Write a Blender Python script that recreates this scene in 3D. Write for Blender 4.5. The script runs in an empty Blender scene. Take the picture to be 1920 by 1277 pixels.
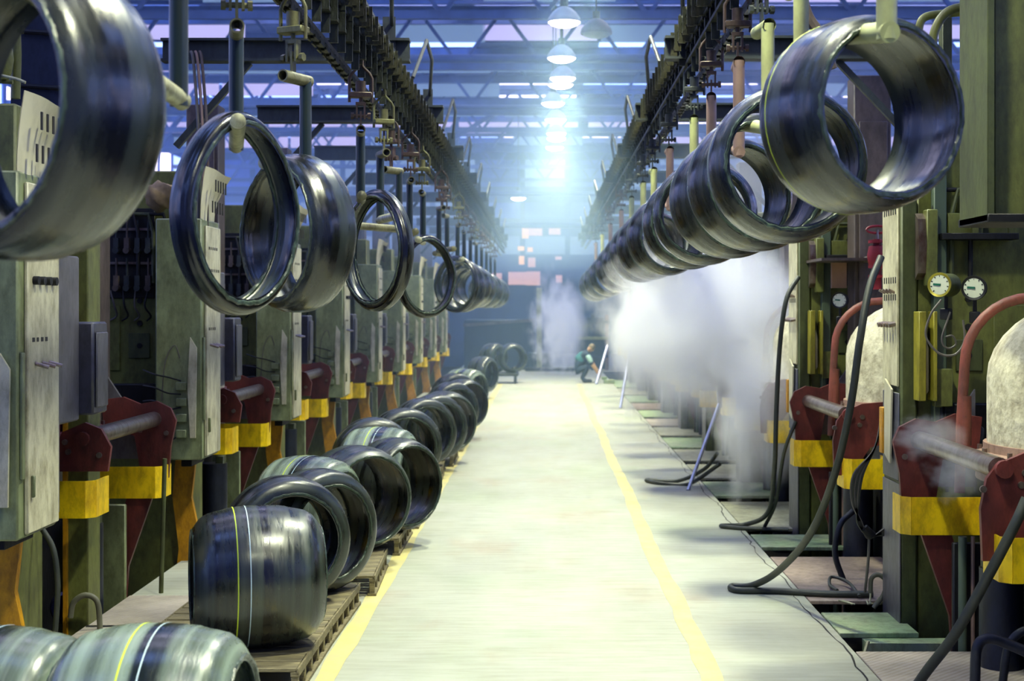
import bpy, bmesh, math, random
from mathutils import Vector, Matrix
random.seed(7)
sc = bpy.context.scene
COL = sc.collection
PI = math.pi

# ------------------------------------------------------------------ camera, world, exposure
F, VX, VY, EYE = 2700.0, 1022.0, 578.0, 2.0          # focal length (px), vanishing point (px), eye height (m)
cam_d = bpy.data.cameras.new('camera')
cam = bpy.data.objects.new('camera', cam_d); COL.objects.link(cam)
cam.location = (0, 0, EYE); cam.rotation_euler = (PI/2, 0, 0)
cam_d.sensor_width = 36.0; cam_d.lens = F/1920*36.0
cam_d.shift_x = -(VX-960)/1920; cam_d.shift_y = -(638.5-VY)/1920
cam_d.clip_start = 0.1; cam_d.clip_end = 300
cam_d.dof.use_dof = True; cam_d.dof.focus_distance = 8.2; cam_d.dof.aperture_fstop = 3.2
sc.camera = cam
sc.view_settings.view_transform = 'Standard'; sc.view_settings.look = 'None'
sc.view_settings.exposure = 0.17; sc.view_settings.gamma = 1.0
sc.view_settings.use_curve_mapping = False
w = bpy.data.worlds.new('world'); sc.world = w; w.use_nodes = True
w.node_tree.nodes['Background'].inputs[0].default_value = (0.22, 0.30, 1.0, 1)
w.node_tree.nodes['Background'].inputs[1].default_value = 0.40
cy = sc.cycles
cy.use_denoising = True; cy.use_light_tree = False
cy.max_bounces = 20; cy.diffuse_bounces = 2; cy.glossy_bounces = 2; cy.transmission_bounces = 2
cy.use_adaptive_sampling = True; cy.adaptive_threshold = .03
cy.volume_bounces = 20; cy.transparent_max_bounces = 6
cy.caustics_reflective = False; cy.caustics_refractive = False
cy.sample_clamp_indirect = 4.0
cy.volume_step_rate = 2.0; cy.volume_max_steps = 128

LAMP_W = 102.0          # watts of each high-bay lamp
LAMP_COL = (.96, 1.0, 0.69)
SKY_E = 3.0             # daylight through the glazing

def X(px, d): return (px-VX)*d/F
def Zp(py, d): return EYE-(py-VY)*d/F
def P(px, py, d): return (X(px, d), d, Zp(py, d))

# ------------------------------------------------------------------ materials
MATS = {}
def lin(c):
    return tuple((v/12.92 if v <= .04045 else ((v+.055)/1.055)**2.4) for v in c)
def mat(name, col, rough=.5, metal=0., var=.25, scale=4., col2=None, mask=(.38, .72), bump=.0, bscale=40., stretch=(1, 1, .55), coat=0., spec=.5, emit=None, es=0.):
    """painted / bare surface: colour with a patchy second colour (dirt, wear) and fine relief"""
    if name in MATS: return MATS[name]
    m = bpy.data.materials.new(name); m.use_nodes = True
    nt = m.node_tree; N = nt.nodes; L = nt.links
    b = N['Principled BSDF']
    b.inputs['Roughness'].default_value = rough; b.inputs['Metallic'].default_value = metal
    b.inputs['Coat Weight'].default_value = coat; b.inputs['Specular IOR Level'].default_value = spec
    c = lin(col)
    if col2 is None: col2 = tuple(v*(1-var) for v in col)
    c2 = lin(col2)
    tc = N.new('ShaderNodeTexCoord'); mp = N.new('ShaderNodeMapping'); mp.inputs['Scale'].default_value = stretch
    L.new(tc.outputs['Object'], mp.inputs['Vector'])
    n = N.new('ShaderNodeTexNoise'); n.inputs['Scale'].default_value = scale; n.inputs['Detail'].default_value = 6; n.inputs['Roughness'].default_value = .65
    L.new(mp.outputs[0], n.inputs['Vector'])
    r = N.new('ShaderNodeValToRGB')
    r.color_ramp.elements[0].position = mask[0]; r.color_ramp.elements[1].position = mask[1]
    r.color_ramp.elements[0].color = (*c, 1); r.color_ramp.elements[1].color = (*c2, 1)
    L.new(n.outputs['Fac'], r.inputs['Fac']); L.new(r.outputs['Color'], b.inputs['Base Color'])
    if bump:
        # grime: fine vertical runs and specks over the paint
        mg = N.new('ShaderNodeMapping'); mg.inputs['Scale'].default_value = (stretch[0]*1.6, stretch[1]*1.6, stretch[2]*1.3); L.new(tc.outputs['Object'], mg.inputs[0])
        n3 = N.new('ShaderNodeTexNoise'); n3.inputs['Scale'].default_value = 9; n3.inputs['Detail'].default_value = 8; n3.inputs['Roughness'].default_value = .72; L.new(mg.outputs[0], n3.inputs['Vector'])
        r3 = N.new('ShaderNodeValToRGB'); r3.color_ramp.elements[0].position = .34; r3.color_ramp.elements[1].position = .56
        r3.color_ramp.elements[0].color = (.58, .56, .52, 1); r3.color_ramp.elements[1].color = (1, 1, 1, 1); L.new(n3.outputs['Fac'], r3.inputs[0])
        mx = N.new('ShaderNodeMix'); mx.data_type = 'RGBA'; mx.blend_type = 'MULTIPLY'; mx.inputs[0].default_value = 1.0
        L.new(r.outputs['Color'], mx.inputs[6]); L.new(r3.outputs['Color'], mx.inputs[7]); L.new(mx.outputs[2], b.inputs['Base Color'])
        n2 = N.new('ShaderNodeTexNoise'); n2.inputs['Scale'].default_value = bscale; n2.inputs['Detail'].default_value = 3
        L.new(mp.outputs[0], n2.inputs['Vector'])
        bp = N.new('ShaderNodeBump'); bp.inputs['Strength'].default_value = bump; bp.inputs['Distance'].default_value = .02
        L.new(n2.outputs['Fac'], bp.inputs['Height']); L.new(bp.outputs['Normal'], b.inputs['Normal'])
    if emit:
        b.inputs['Emission Color'].default_value = (*emit, 1); b.inputs['Emission Strength'].default_value = es
    MATS[name] = m
    return m

def rubber(name, base, rlo, rhi, band=14., col2=None):
    """uncured rubber: black, with bands round the tread that are glossier or duller (local Y is the tyre axis)"""
    m = bpy.data.materials.new(name); m.use_nodes = True
    nt = m.node_tree; N = nt.nodes; L = nt.links; b = N['Principled BSDF']
    tc = N.new('ShaderNodeTexCoord'); sp = N.new('ShaderNodeSeparateXYZ'); L.new(tc.outputs['Object'], sp.inputs[0])
    n1 = N.new('ShaderNodeTexNoise'); n1.noise_dimensions = '1D'; n1.inputs['Scale'].default_value = band; n1.inputs['Detail'].default_value = 4
    L.new(sp.outputs['Y'], n1.inputs['W'])
    mp = N.new('ShaderNodeMapping'); mp.inputs['Scale'].default_value = (2, 9, 2); L.new(tc.outputs['Object'], mp.inputs[0])
    n2 = N.new('ShaderNodeTexNoise'); n2.inputs['Scale'].default_value = 5; n2.inputs['Detail'].default_value = 5; L.new(mp.outputs[0], n2.inputs['Vector'])
    ad = N.new('ShaderNodeMath'); ad.operation = 'ADD'; L.new(n1.outputs['Fac'], ad.inputs[0]); L.new(n2.outputs['Fac'], ad.inputs[1])
    mr = N.new('ShaderNodeMapRange'); mr.inputs[1].default_value = .7; mr.inputs[2].default_value = 1.3; mr.inputs[3].default_value = rlo; mr.inputs[4].default_value = rhi
    L.new(ad.outputs[0], mr.inputs[0]); L.new(mr.outputs[0], b.inputs['Roughness'])
    r = N.new('ShaderNodeValToRGB'); c = lin(base)
    r.color_ramp.elements[0].position = .4; r.color_ramp.elements[1].position = .65
    r.color_ramp.elements[0].color = (*c, 1); r.color_ramp.elements[1].color = (*(lin(col2) if col2 else (v*3.0+q for v, q in zip(c, (.012, .017, .013)))), 1)
    L.new(n1.outputs['Fac'], r.inputs[0]); L.new(r.outputs[0], b.inputs['Base Color'])
    bp = N.new('ShaderNodeBump'); bp.inputs['Strength'].default_value = .10; bp.inputs['Distance'].default_value = .02
    L.new(n2.outputs['Fac'], bp.inputs['Height']); L.new(bp.outputs[0], b.inputs['Normal'])
    b.inputs['Specular IOR Level'].default_value = .7
    b.inputs['Coat Weight'].default_value = .15; b.inputs['Coat Roughness'].default_value = .18
    MATS[name] = m
    return m

def emission(name, col, strength):
    m = bpy.data.materials.new(name); m.use_nodes = True
    nt = m.node_tree; nt.nodes.clear()
    e = nt.nodes.new('ShaderNodeEmission'); o = nt.nodes.new('ShaderNodeOutputMaterial')
    e.inputs[0].default_value = (*col, 1); e.inputs[1].default_value = strength
    nt.links.new(e.outputs[0], o.inputs[0]); m.cycles.emission_sampling = 'NONE' if 'glass' in name else 'AUTO'; MATS[name] = m
    return m

OLIVE = mat('olive_paint', (.43, .45, .22), .5, col2=(.22, .23, .12), scale=3, bump=.08)
OLIVE_D = mat('dark_olive_paint', (.30, .33, .18), .55, col2=(.20, .22, .13), scale=3, bump=.08)
SAGE = mat('sage_paint', (.52, .56, .40), .42, col2=(.31, .33, .22), scale=3.5, bump=.05)
GREYP = mat('grey_paint', (.40, .39, .41), .45, col2=(.25, .24, .27), scale=2.5, bump=.05)
GREYB = mat('blue_grey_paint', (.27, .27, .33), .4, col2=(.20, .20, .25), scale=3, bump=.04)
CREAM = mat('cream_panel', (.78, .76, .64), .45, col2=(.50, .47, .36), scale=5, mask=(.45, .8), bump=.04)
YELO = mat('olive_yellow_paint', (.56, .53, .14), .5, col2=(.42, .40, .12), scale=5, bump=.1)
GREENP = mat('grey_green_paint', (.30, .36, .30), .5, col2=(.22, .27, .22), scale=3)
PINK = mat('pink_primer', (.55, .30, .34), .5, col2=(.40, .22, .26), scale=5, bump=.1)
RED = mat('red_oxide', (.44, .18, .16), .5, col2=(.26, .12, .11), scale=5, bump=.1)
REDPIPE = mat('red_brown_pipe', (.50, .25, .20), .55, col2=(.34, .20, .17), scale=9, bump=.15)
YEL = mat('yellow_paint', (.95, .80, .05), .4, col2=(.78, .58, .04), scale=4, mask=(.45, .8), bump=.1)
YELD = mat('worn_yellow_paint', (.86, .62, .06), .5, col2=(.55, .36, .06), scale=5, bump=.15)
STEEL = mat('worn_steel', (.62, .58, .55), .32, metal=.8, col2=(.42, .30, .28), scale=7, bump=.08)
RODS = mat('bright_rod', (.80, .82, .95), .3, metal=.6, var=.1)
DARK = mat('oily_dark_metal', (.11, .11, .12), .55, metal=.3, col2=(.06, .06, .07), scale=5, bump=.15)
DARKB = mat('dark_blue_metal', (.13, .15, .22), .45, metal=.3, col2=(.07, .08, .12), scale=5, bump=.1)
BROWN = mat('brown_grey_steel', (.36, .31, .29), .55, col2=(.24, .21, .20), scale=3, bump=.1)
BEAM = mat('dark_green_steel', (.19, .22, .22), .55, col2=(.12, .14, .15), scale=3, bump=.1)
CHAIN = mat('greasy_chain', (.20, .22, .18), .4, metal=.6, col2=(.34, .32, .22), scale=12, bump=.3)
RAILG = mat('worn_rail_steel', (.46, .46, .42), .45, metal=.3, col2=(.28, .29, .26), scale=14, bump=.3)
TRACK = mat('greasy_track', (.13, .15, .14), .45, metal=.4, col2=(.24, .25, .20), scale=9, bump=.3)
YOKE = mat('yoke_steel', (.42, .42, .26), .5, metal=.2, col2=(.26, .24, .16), scale=9, bump=.1)
YOKER = mat('rusty_yoke_steel', (.36, .28, .24), .55, metal=.2, col2=(.22, .18, .16), scale=9, bump=.1)
PIPEG = mat('dark_green_pipe', (.12, .17, .16), .3, metal=.2, col2=(.20, .20, .10), scale=6, mask=(.5, .8))
PIPEL = mat('pale_green_pipe', (.66, .68, .46), .45, col2=(.50, .50, .34), scale=6)
PIPEP = mat('dusty_pink_pipe', (.58, .47, .42), .5, col2=(.44, .36, .32), scale=6)
PEG = mat('worn_peg', (.72, .72, .58), .4, col2=(.42, .40, .26), scale=14, bump=.2)
PEGD = mat('grimy_peg', (.44, .43, .30), .45, col2=(.26, .25, .16), scale=14, bump=.2)
PLASTER = mat('lagging_plaster', (.80, .78, .68), .85, col2=(.66, .63, .54), scale=5, bump=.9, bscale=11, stretch=(1, 1, 1))
FLANGE = mat('flange_paint', (.62, .50, .44), .55, col2=(.48, .38, .33), scale=5, bump=.1)
HOSE = mat('rubber_hose', (.16, .18, .16), .5, col2=(.26, .27, .22), scale=8)
HOSEG = mat('dusty_hose', (.40, .40, .33), .6, col2=(.28, .27, .22), scale=8)
WIRE = mat('grey_cable', (.36, .34, .32), .55, col2=(.24, .23, .22), scale=8)
WOOD = mat('pallet_wood', (.52, .48, .35), .7, col2=(.30, .27, .20), scale=3, stretch=(1, 8, 8), bump=.3, bscale=12)
PAPER = mat('white_sheet', (.78, .76, .66), .6, col2=(.60, .58, .48), scale=3)
CARD = mat('cardboard', (.62, .47, .36), .7, col2=(.50, .38, .30), scale=3)
INK = mat('ink_marks', (.16, .15, .14), .7)
GLASSD = mat('gauge_dial', (.90, .92, .82), .25, col2=(.80, .82, .70), coat=.6)
BRASS = mat('brass_bezel', (.66, .62, .22), .35, metal=.5, col2=(.5, .46, .16))
SKIN = mat('skin', (.80, .62, .45), .55, var=.1)
HAIR = mat('fair_hair', (.45, .38, .24), .6, var=.2)
TROUSER = mat('navy_cloth', (.07, .17, .26), .8, var=.3)
SHIRT = mat('teal_cloth', (.18, .42, .44), .8, var=.2)
SLEEVE = mat('pale_sleeve', (.66, .80, .76), .8, var=.15)
CONT = mat('dark_blue_cladding', (.12, .22, .30), .6, col2=(.09, .16, .22), scale=1.5)
FRAMEW = mat('blue_steel_frame', (.22, .32, .52), .6, col2=(.16, .24, .40), scale=2)
ROOFM = mat('blue_grey_roof', (.52, .60, .80), .7, col2=(.38, .47, .68), scale=.8)
WALLM = mat('blue_grey_wall', (.34, .44, .72), .7, col2=(.22, .31, .56), scale=.8)
WALLB = mat('dark_teal_wall', (.16, .28, .40), .7, col2=(.11, .20, .30), scale=.8)
PIT = mat('oily_pit', (.10, .10, .09), .6, col2=(.05, .05, .05), scale=3, bump=.4, bscale=6)
LEDR = emission('led_red', (1, .05, .03), 3); LEDG = emission('led_green', (.02, 1, .25), 3); LEDY = emission('led_amber', (1, .55, .03), 3)
LAMPE = emission('lamp_glow', (1.0, 1.0, .86), 22)
SKYE = emission('daylit_frosted_glass', (.24, .38, 1.0), SKY_E*1.2)
SKYP = emission('bright_frosted_glass', (.68, .66, 1.0), SKY_E*1.3)
SKYD = emission('dim_frosted_glass', (.34, .55, 1.0), .4)
SKYV = emission('lavender_frosted_glass', (.52, .50, .95), .95)
ORANGE = emission('warm_lit_window', (1.0, .55, .28), 1.0)
PINKW = emission('rosy_lit_window', (1.0, .62, .66), .6)
SHADE = mat('enamel_shade', (.55, .58, .62), .4, var=.1)
RUB = rubber('black_rubber', (.03, .038, .042), .17, .46, 15., (.18, .215, .18))
RUB2 = rubber('dull_black_rubber', (.035, .045, .06), .18, .38, 9.)
RUBS = rubber('streaky_rubber', (.09, .115, .105), .14, .40, 8., (.52, .58, .51))
BEADM = mat('lit_bead_rubber', (.25, .31, .26), .3, col2=(.08, .10, .10), scale=30, bump=.8, bscale=22)  # green-grey colour stands in for lamplight caught on the bead rims
LINEY = mat('yellow_marking', (.78, .86, .20), .5, var=.1)
LINEW = mat('white_marking', (.72, .80, .82), .5, var=.1)

def floor_mat():
    m = bpy.data.materials.new('worn_concrete'); m.use_nodes = True
    nt = m.node_tree; N = nt.nodes; L = nt.links; b = N['Principled BSDF']
    tc = N.new('ShaderNodeTexCoord')
    def noise(scale, stretch, detail=6):
        mp = N.new('ShaderNodeMapping'); mp.inputs['Scale'].default_value = stretch; L.new(tc.outputs['Object'], mp.inputs[0])
        n = N.new('ShaderNodeTexNoise'); n.inputs['Scale'].default_value = scale; n.inputs['Detail'].default_value = detail; n.inputs['Roughness'].default_value = .62
        L.new(mp.outputs[0], n.inputs['Vector']); return n.outputs['Fac']
    def ramp(fac, a, c0, bb, c1):
        r = N.new('ShaderNodeValToRGB'); r.color_ramp.elements[0].position = a; r.color_ramp.elements[1].position = bb
        r.color_ramp.elements[0].color = (*c0, 1); r.color_ramp.elements[1].color = (*c1, 1); L.new(fac, r.inputs[0]); return r.outputs[0]
    def mix(fac, a, c, mode='MIX'):
        x = N.new('ShaderNodeMix'); x.data_type = 'RGBA'; x.blend_type = mode
        if isinstance(fac, float): x.inputs[0].default_value = fac
        else: L.new(fac, x.inputs[0])
        L.new(a, x.inputs[6]); L.new(c, x.inputs[7]); return x.outputs[2]
    base = ramp(noise(1.2, (1, .5, 1)), .35, lin((.63, .64, .59)), .7, lin((.59, .59, .54)))
    stain = ramp(noise(.55, (1, .8, 1), 3), .5, (1, 1, 1), .72, lin((.94, .97, .92)))
    pinkst = ramp(noise(.8, (1.3, .7, 1), 3), .55, (1, 1, 1), .75, lin((.98, .91, .88)))
    fine = ramp(noise(7, (.35, 2.5, 1), 8), .3, lin((.90, .90, .88)), .6, (1, 1, 1))
    c = mix(1.0, base, stain, 'MULTIPLY'); c = mix(1.0, c, pinkst, 'MULTIPLY'); c = mix(1.0, c, fine, 'MULTIPLY')
    L.new(c, b.inputs['Base Color'])
    rr = ramp(noise(2.2, (1, .3, 1)), .35, (.46,)*3, .7, (.66,)*3); L.new(rr, b.inputs['Roughness'])
    bp = N.new('ShaderNodeBump'); bp.inputs['Strength'].default_value = .12; bp.inputs['Distance'].default_value = .01
    L.new(noise(14, (1, .3, 1)), bp.inputs['Height']); L.new(bp.outputs[0], b.inputs['Normal'])
    return m
FLOOR = floor_mat()
PLATE = mat('floor_plate_steel', (.62, .62, .54), .5, col2=(.46, .46, .38), scale=2.5, bump=.25, bscale=30)
PLATEG = mat('green_painted_plate', (.52, .62, .46), .5, col2=(.66, .68, .56), scale=2.5, bump=.2, bscale=30)
PLATEP = mat('rosy_dusty_plate', (.62, .55, .50), .55, col2=(.48, .42, .40), scale=2.5, bump=.2, bscale=30)
def checker_mat():
    m = mat('tread_plate', (.66, .62, .58), .5, metal=.1, col2=(.5, .47, .43), scale=3).copy()
    N = m.node_tree.nodes; L = m.node_tree.links; b = N['Principled BSDF']
    tc = N.new('ShaderNodeTexCoord'); wv = N.new('ShaderNodeTexWave'); wv.inputs['Scale'].default_value = 9; wv.inputs['Distortion'].default_value = 1.5
    mp = N.new('ShaderNodeMapping'); mp.inputs['Rotation'].default_value = (0, 0, .785); L.new(tc.outputs['Object'], mp.inputs[0]); L.new(mp.outputs[0], wv.inputs['Vector'])
    bp = N.new('ShaderNodeBump'); bp.inputs['Strength'].default_value = .5; bp.inputs['Distance'].default_value = .01
    L.new(wv.outputs['Fac'], bp.inputs['Height']); L.new(bp.outputs[0], b.inputs['Normal']); return m
CHECK = checker_mat()
def worn_line_mat():
    m = bpy.data.materials.new('worn_yellow_line'); m.use_nodes = True
    N = m.node_tree.nodes; L = m.node_tree.links; b = N['Principled BSDF']
    tc = N.new('ShaderNodeTexCoord'); n = N.new('ShaderNodeTexNoise'); n.inputs['Scale'].default_value = 3.5; n.inputs['Detail'].default_value = 8; n.inputs['Roughness'].default_value = .7
    L.new(tc.outputs['Object'], n.inputs['Vector'])
    r = N.new('ShaderNodeValToRGB'); r.color_ramp.elements[0].position = .38; r.color_ramp.elements[1].position = .68
    r.color_ramp.elements[0].color = (*lin((.76, .71, .44)), 1); r.color_ramp.elements[1].color = (*lin((.67, .65, .51)), 1)
    L.new(n.outputs['Fac'], r.inputs[0]); L.new(r.outputs[0], b.inputs['Base Color']); b.inputs['Roughness'].default_value = .5
    return m
LINEM = worn_line_mat()

# ------------------------------------------------------------------ mesh helpers
class MB:
    def __init__(s): s.v = []; s.f = []
    def add(s, vs, fs):
        o = len(s.v); s.v += [tuple(p) for p in vs]; s.f += [tuple(i+o for i in f) for f in fs]; return s
    def box(s, x0, x1, y0, y1, z0, z1, b=0.):
        if x0 > x1: x0, x1 = x1, x0
        if y0 > y1: y0, y1 = y1, y0
        if z0 > z1: z0, z1 = z1, z0
        b = min(b, (x1-x0)*.45, (y1-y0)*.45, (z1-z0)*.45)
        if b <= 0:
            vs = [(x, y, z) for z in (z0, z1) for y in (y0, y1) for x in (x0, x1)]
            return s.add(vs, [(0, 2, 3, 1), (4, 5, 7, 6), (0, 1, 5, 4), (2, 6, 7, 3), (0, 4, 6, 2), (1, 3, 7, 5)])
        bm = bmesh.new()
        bmesh.ops.create_cube(bm, size=1)
        for q in bm.verts: q.co = Vector(((x0+x1)/2+q.co.x*(x1-x0), (y0+y1)/2+q.co.y*(y1-y0), (z0+z1)/2+q.co.z*(z1-z0)))
        bmesh.ops.bevel(bm, geom=bm.edges[:], offset=b, segments=1, affect='EDGES')
        bm.verts.index_update()
        s.add([q.co[:] for q in bm.verts], [[q.index for q in f.verts] for f in bm.faces]); bm.free()
        return s
    def obox(s, c, hx, hy, hz):
        """box from centre and three half-axis vectors"""
        c, hx, hy, hz = map(Vector, (c, hx, hy, hz))
        vs = [c+hx*i+hy*j+hz*k for k in (-1, 1) for j in (-1, 1) for i in (-1, 1)]
        return s.add(vs, [(0, 2, 3, 1), (4, 5, 7, 6), (0, 1, 5, 4), (2, 6, 7, 3), (0, 4, 6, 2), (1, 3, 7, 5)])
    def bar(s, p0, p1, wd, ht, up=(0, 0, 1)):
        p0, p1 = Vector(p0), Vector(p1); d = (p1-p0); a = d.normalized(); up = Vector(up)
        if abs(a.dot(up)) > .98: up = Vector((0, 1, 0))
        sd = a.cross(up).normalized(); u2 = sd.cross(a).normalized()
        return s.obox((p0+p1)/2, d/2, sd*wd/2, u2*ht/2)
    def tube(s, path, r, n=10, caps=True, closed=False):
        path = [Vector(p) for p in path]; k = len(path)
        rs = r if isinstance(r, (list, tuple)) else [r]*k
        vs = []; fs = []; prev = None
        for i, p in enumerate(path):
            if closed: t = path[(i+1) % k]-path[i-1]
            else: t = path[min(i+1, k-1)]-path[max(i-1, 0)]
            t.normalize()
            if prev is None:
                u = Vector((0, 0, 1)) if abs(t.z) < .9 else Vector((1, 0, 0)); u = (u-t*u.dot(t)).normalized()
            else:
                u = prev-t*prev.dot(t); u = u.normalized() if u.length > 1e-6 else t.orthogonal().normalized()
            prev = u; w_ = t.cross(u)
            for j in range(n):
                a = 2*PI*j/n; vs.append(p+(u*math.cos(a)+w_*math.sin(a))*rs[i])
        m = k if closed else k-1
        for i in range(m):
            for j in range(n):
                a = i*n+j; b = i*n+(j+1) % n; c = ((i+1) % k)*n+(j+1) % n; d = ((i+1) % k)*n+j
                fs.append((a, b, c, d))
        if caps and not closed:
            fs.append(tuple(range(n-1, -1, -1))); fs.append(tuple((k-1)*n+j for j in range(n)))
        return s.add(vs, fs)
    def cyl(s, p0, p1, r, n=14, r2=None): return s.tube([p0, p1], [r, r if r2 is None else r2], n)
    def lathe(s, prof, c=(0, 0, 0), axis='z', n=32, closed=False):
        """prof: (radius, height) pairs"""
        vs = []; fs = []; k = len(prof)
        for (r, h) in prof:
            for j in range(n):
                a = 2*PI*j/n
                q = (r*math.cos(a), r*math.sin(a), h) if axis == 'z' else ((r*math.cos(a), h, r*math.sin(a)) if axis == 'y' else (h, r*math.cos(a), r*math.sin(a)))
                vs.append((c[0]+q[0], c[1]+q[1], c[2]+q[2]))
        for i in range(k if closed else k-1):
            for j in range(n): fs.append((i*n+j, i*n+(j+1) % n, ((i+1) % k)*n+(j+1) % n, ((i+1) % k)*n+j))
        return s.add(vs, fs)
    def prism(s, poly, plane, a, b):
        """polygon (p,q) extruded from a to b: plane 'xz' (along y), 'yz' (along x), 'xy' (along z)"""
        def pt(p, t): return (p[0], t, p[1]) if plane == 'xz' else ((t, p[0], p[1]) if plane == 'yz' else (p[0], p[1], t))
        n = len(poly); vs = [pt(p, a) for p in poly]+[pt(p, b) for p in poly]
        fs = [tuple(range(n)), tuple(range(2*n-1, n-1, -1))]+[(i, i+n, (i+1) % n+n, (i+1) % n) for i in range(n)]
        return s.add(vs, fs)
    def mesh(s, name, m, smooth=True, off=(0, 0, 0)):
        me = bpy.data.meshes.new(name)
        me.from_pydata([(p[0]-off[0], p[1]-off[1], p[2]-off[2]) for p in s.v], [], s.f)
        bm = bmesh.new(); bm.from_mesh(me); bmesh.ops.recalc_face_normals(bm, faces=bm.faces); bm.to_mesh(me); bm.free()
        if smooth:
            me.polygons.foreach_set('use_smooth', [True]*len(me.polygons)); me.set_sharp_from_angle(angle=math.radians(38))
        me.materials.append(m); me.update(); return me
    def build(s, name, m, parent=None, world=True, smooth=True):
        """one object; vertices given in world coordinates are moved into the parent's frame"""
        off = parent_off(parent) if (parent is not None and world) else (0, 0, 0)
        o = bpy.data.objects.new(name, s.mesh(name, m, smooth, off)); COL.objects.link(o); o.parent = parent
        return o
def parent_off(p):
    v = Vector((0, 0, 0))
    while p is not None: v += Vector(p.location); p = p.parent
    return v
def tag(o, label, cat, group=None, kind=None):
    o['label'] = label; o['category'] = cat
    if group: o['group'] = group
    if kind: o['kind'] = kind
    return o
def thing(name, label, cat, loc=(0, 0, 0), rz=0, group=None):
    o = bpy.data.objects.new(name, None); COL.objects.link(o); o.empty_display_size = .1
    o.location = loc; o.rotation_euler = (0, 0, rz); return tag(o, label, cat, group)
def struct(o): o['kind'] = 'structure'; return o
def inst(name, me, parent=None, loc=(0, 0, 0), rot=(0, 0, 0)):
    o = bpy.data.objects.new(name, me); COL.objects.link(o); o.parent = parent; o.location = loc; o.rotation_euler = rot; return o
def copy_tree(o, parent=None):
    c = o.copy(); COL.objects.link(c); c.parent = parent
    for ch in list(o.children): copy_tree(ch, c)
    return c
def arc(c, r, a0, a1, n, plane='xz', t=0.):
    out = []
    for i in range(n+1):
        a = math.radians(a0+(a1-a0)*i/n); p, q = r*math.cos(a), r*math.sin(a)
        out.append((c[0]+p, c[1], c[2]+q) if plane == 'xz' else ((c[0], c[1]+p, c[2]+q) if plane == 'yz' else (c[0]+p, c[1]+q, c[2])))
    return out
def spline(pts, n=8):
    """Catmull-Rom through points"""
    P_ = [Vector(p) for p in pts]; P_ = [P_[0]*2-P_[1]]+P_+[P_[-1]*2-P_[-2]]; out = []
    for i in range(1, len(P_)-2):
        a, b, c, d = P_[i-1:i+3]
        for k in range(n):
            t = k/n; out.append(.5*((2*b)+(c-a)*t+(2*a-5*b+4*c-d)*t*t+(3*b-a-3*c+d)*t**3))
    out.append(P_[-2]); return out
ORD = ['nearest', 'second', 'third', 'fourth', 'fifth', 'sixth', 'seventh', 'eighth', 'ninth', 'tenth', 'eleventh', 'twelfth', 'thirteenth', 'fourteenth', 'fifteenth', 'sixteenth']

# ------------------------------------------------------------------ the hall
HY0, HY1, HX, HZ = -6.0, 64.0, 15.0, 9.2
EDGE_L, EDGE_R = -2.88, 1.80
fl = struct(MB().box(EDGE_L, EDGE_R, HY0, 46.0, -.5, 0).build('floor', FLOOR))
struct(MB().box(-HX, HX, HY0, HY1, -.75, -.6).build('floor_pit', PIT))
struct(MB().box(EDGE_L, 4.6, 46.0, HY1, -.5, -.02).build('floor_far', FLOOR))
for nm, x0, x1 in (('aisle_line', -1.24, -1.12), ('aisle_line', .83, .95)):
    mb = MB(); y = 4.0; vs = []; k = 0
    while y < 38:
        j0 = random.uniform(-.012, .012); j1 = random.uniform(-.012, .012)
        wob = .012*math.sin(y*.9) if x0 > 0 else .008*math.sin(y*.7)
        vs += [(x0+wob+j0, y, .0022), (x1+wob+j1, y, .0022)]; k += 1; y += .35
    mb.add(vs, [(2*i, 2*i+1, 2*i+3, 2*i+2) for i in range(k-1)])
    mb.build(nm, LINEM, fl, smooth=False)
# covers over the right-hand pipe trench, with open slots between them
slots = [(8.40, 8.86), (9.46, 9.86), (11.60, 12.05), (12.72, 13.08), (14.9, 15.35), (16.6, 17.0), (18.5, 18.9), (20.4, 20.75), (22.3, 22.65), (24.2, 24.55), (26.1, 26.5), (28.2, 28.6), (30.4, 30.8), (33, 33.4), (36, 36.5)]
y = 4.0
for i, (a, b) in enumerate(slots+[(40, 40)]):
    m = [CHECK, PLATEG, PLATEP, PLATEG, PLATE, PLATEG, PLATE, PLATE, PLATEG, PLATE][i % 10]
    MB().box(EDGE_R+.012, 2.72 if i != 1 else 2.30, y, a, -.03, -.002+.004*(i % 2), .004).build('floor_plate', m, fl)
    y = b
cr = MB(); y = 4.0; vs = []
while y < 30:
    jx = 1.74+.02*math.sin(y*3.1)+random.uniform(-.012, .012); w_ = random.uniform(.004, .014)
    vs += [(jx, y, .0016), (jx+w_, y, .0016)]; y += .13
cr.add(vs, [(2*i, 2*i+1, 2*i+3, 2*i+2) for i in range(len(vs)//2-1)]); cr.build('floor_crack', PIT, fl, smooth=False)
# low green kerb of the first slot, rubble in it
MB().box(EDGE_R+.15, 2.6, 8.72, 8.86, -.28, -.03).build('trench_kerb', PLATEG, fl)
# left tread plate over the trench by the presses
MB().box(EDGE_L+.01, -2.28, 8.55, 9.95, .004, .016, .003).build('tread_plate', CHECK, fl)
MB().box(-2.86, -2.62, 8.96, 9.0, .016, .019).build('slot', DARK, fl)  # dark strip on the plate, painting the shade inside a narrow opening

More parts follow.
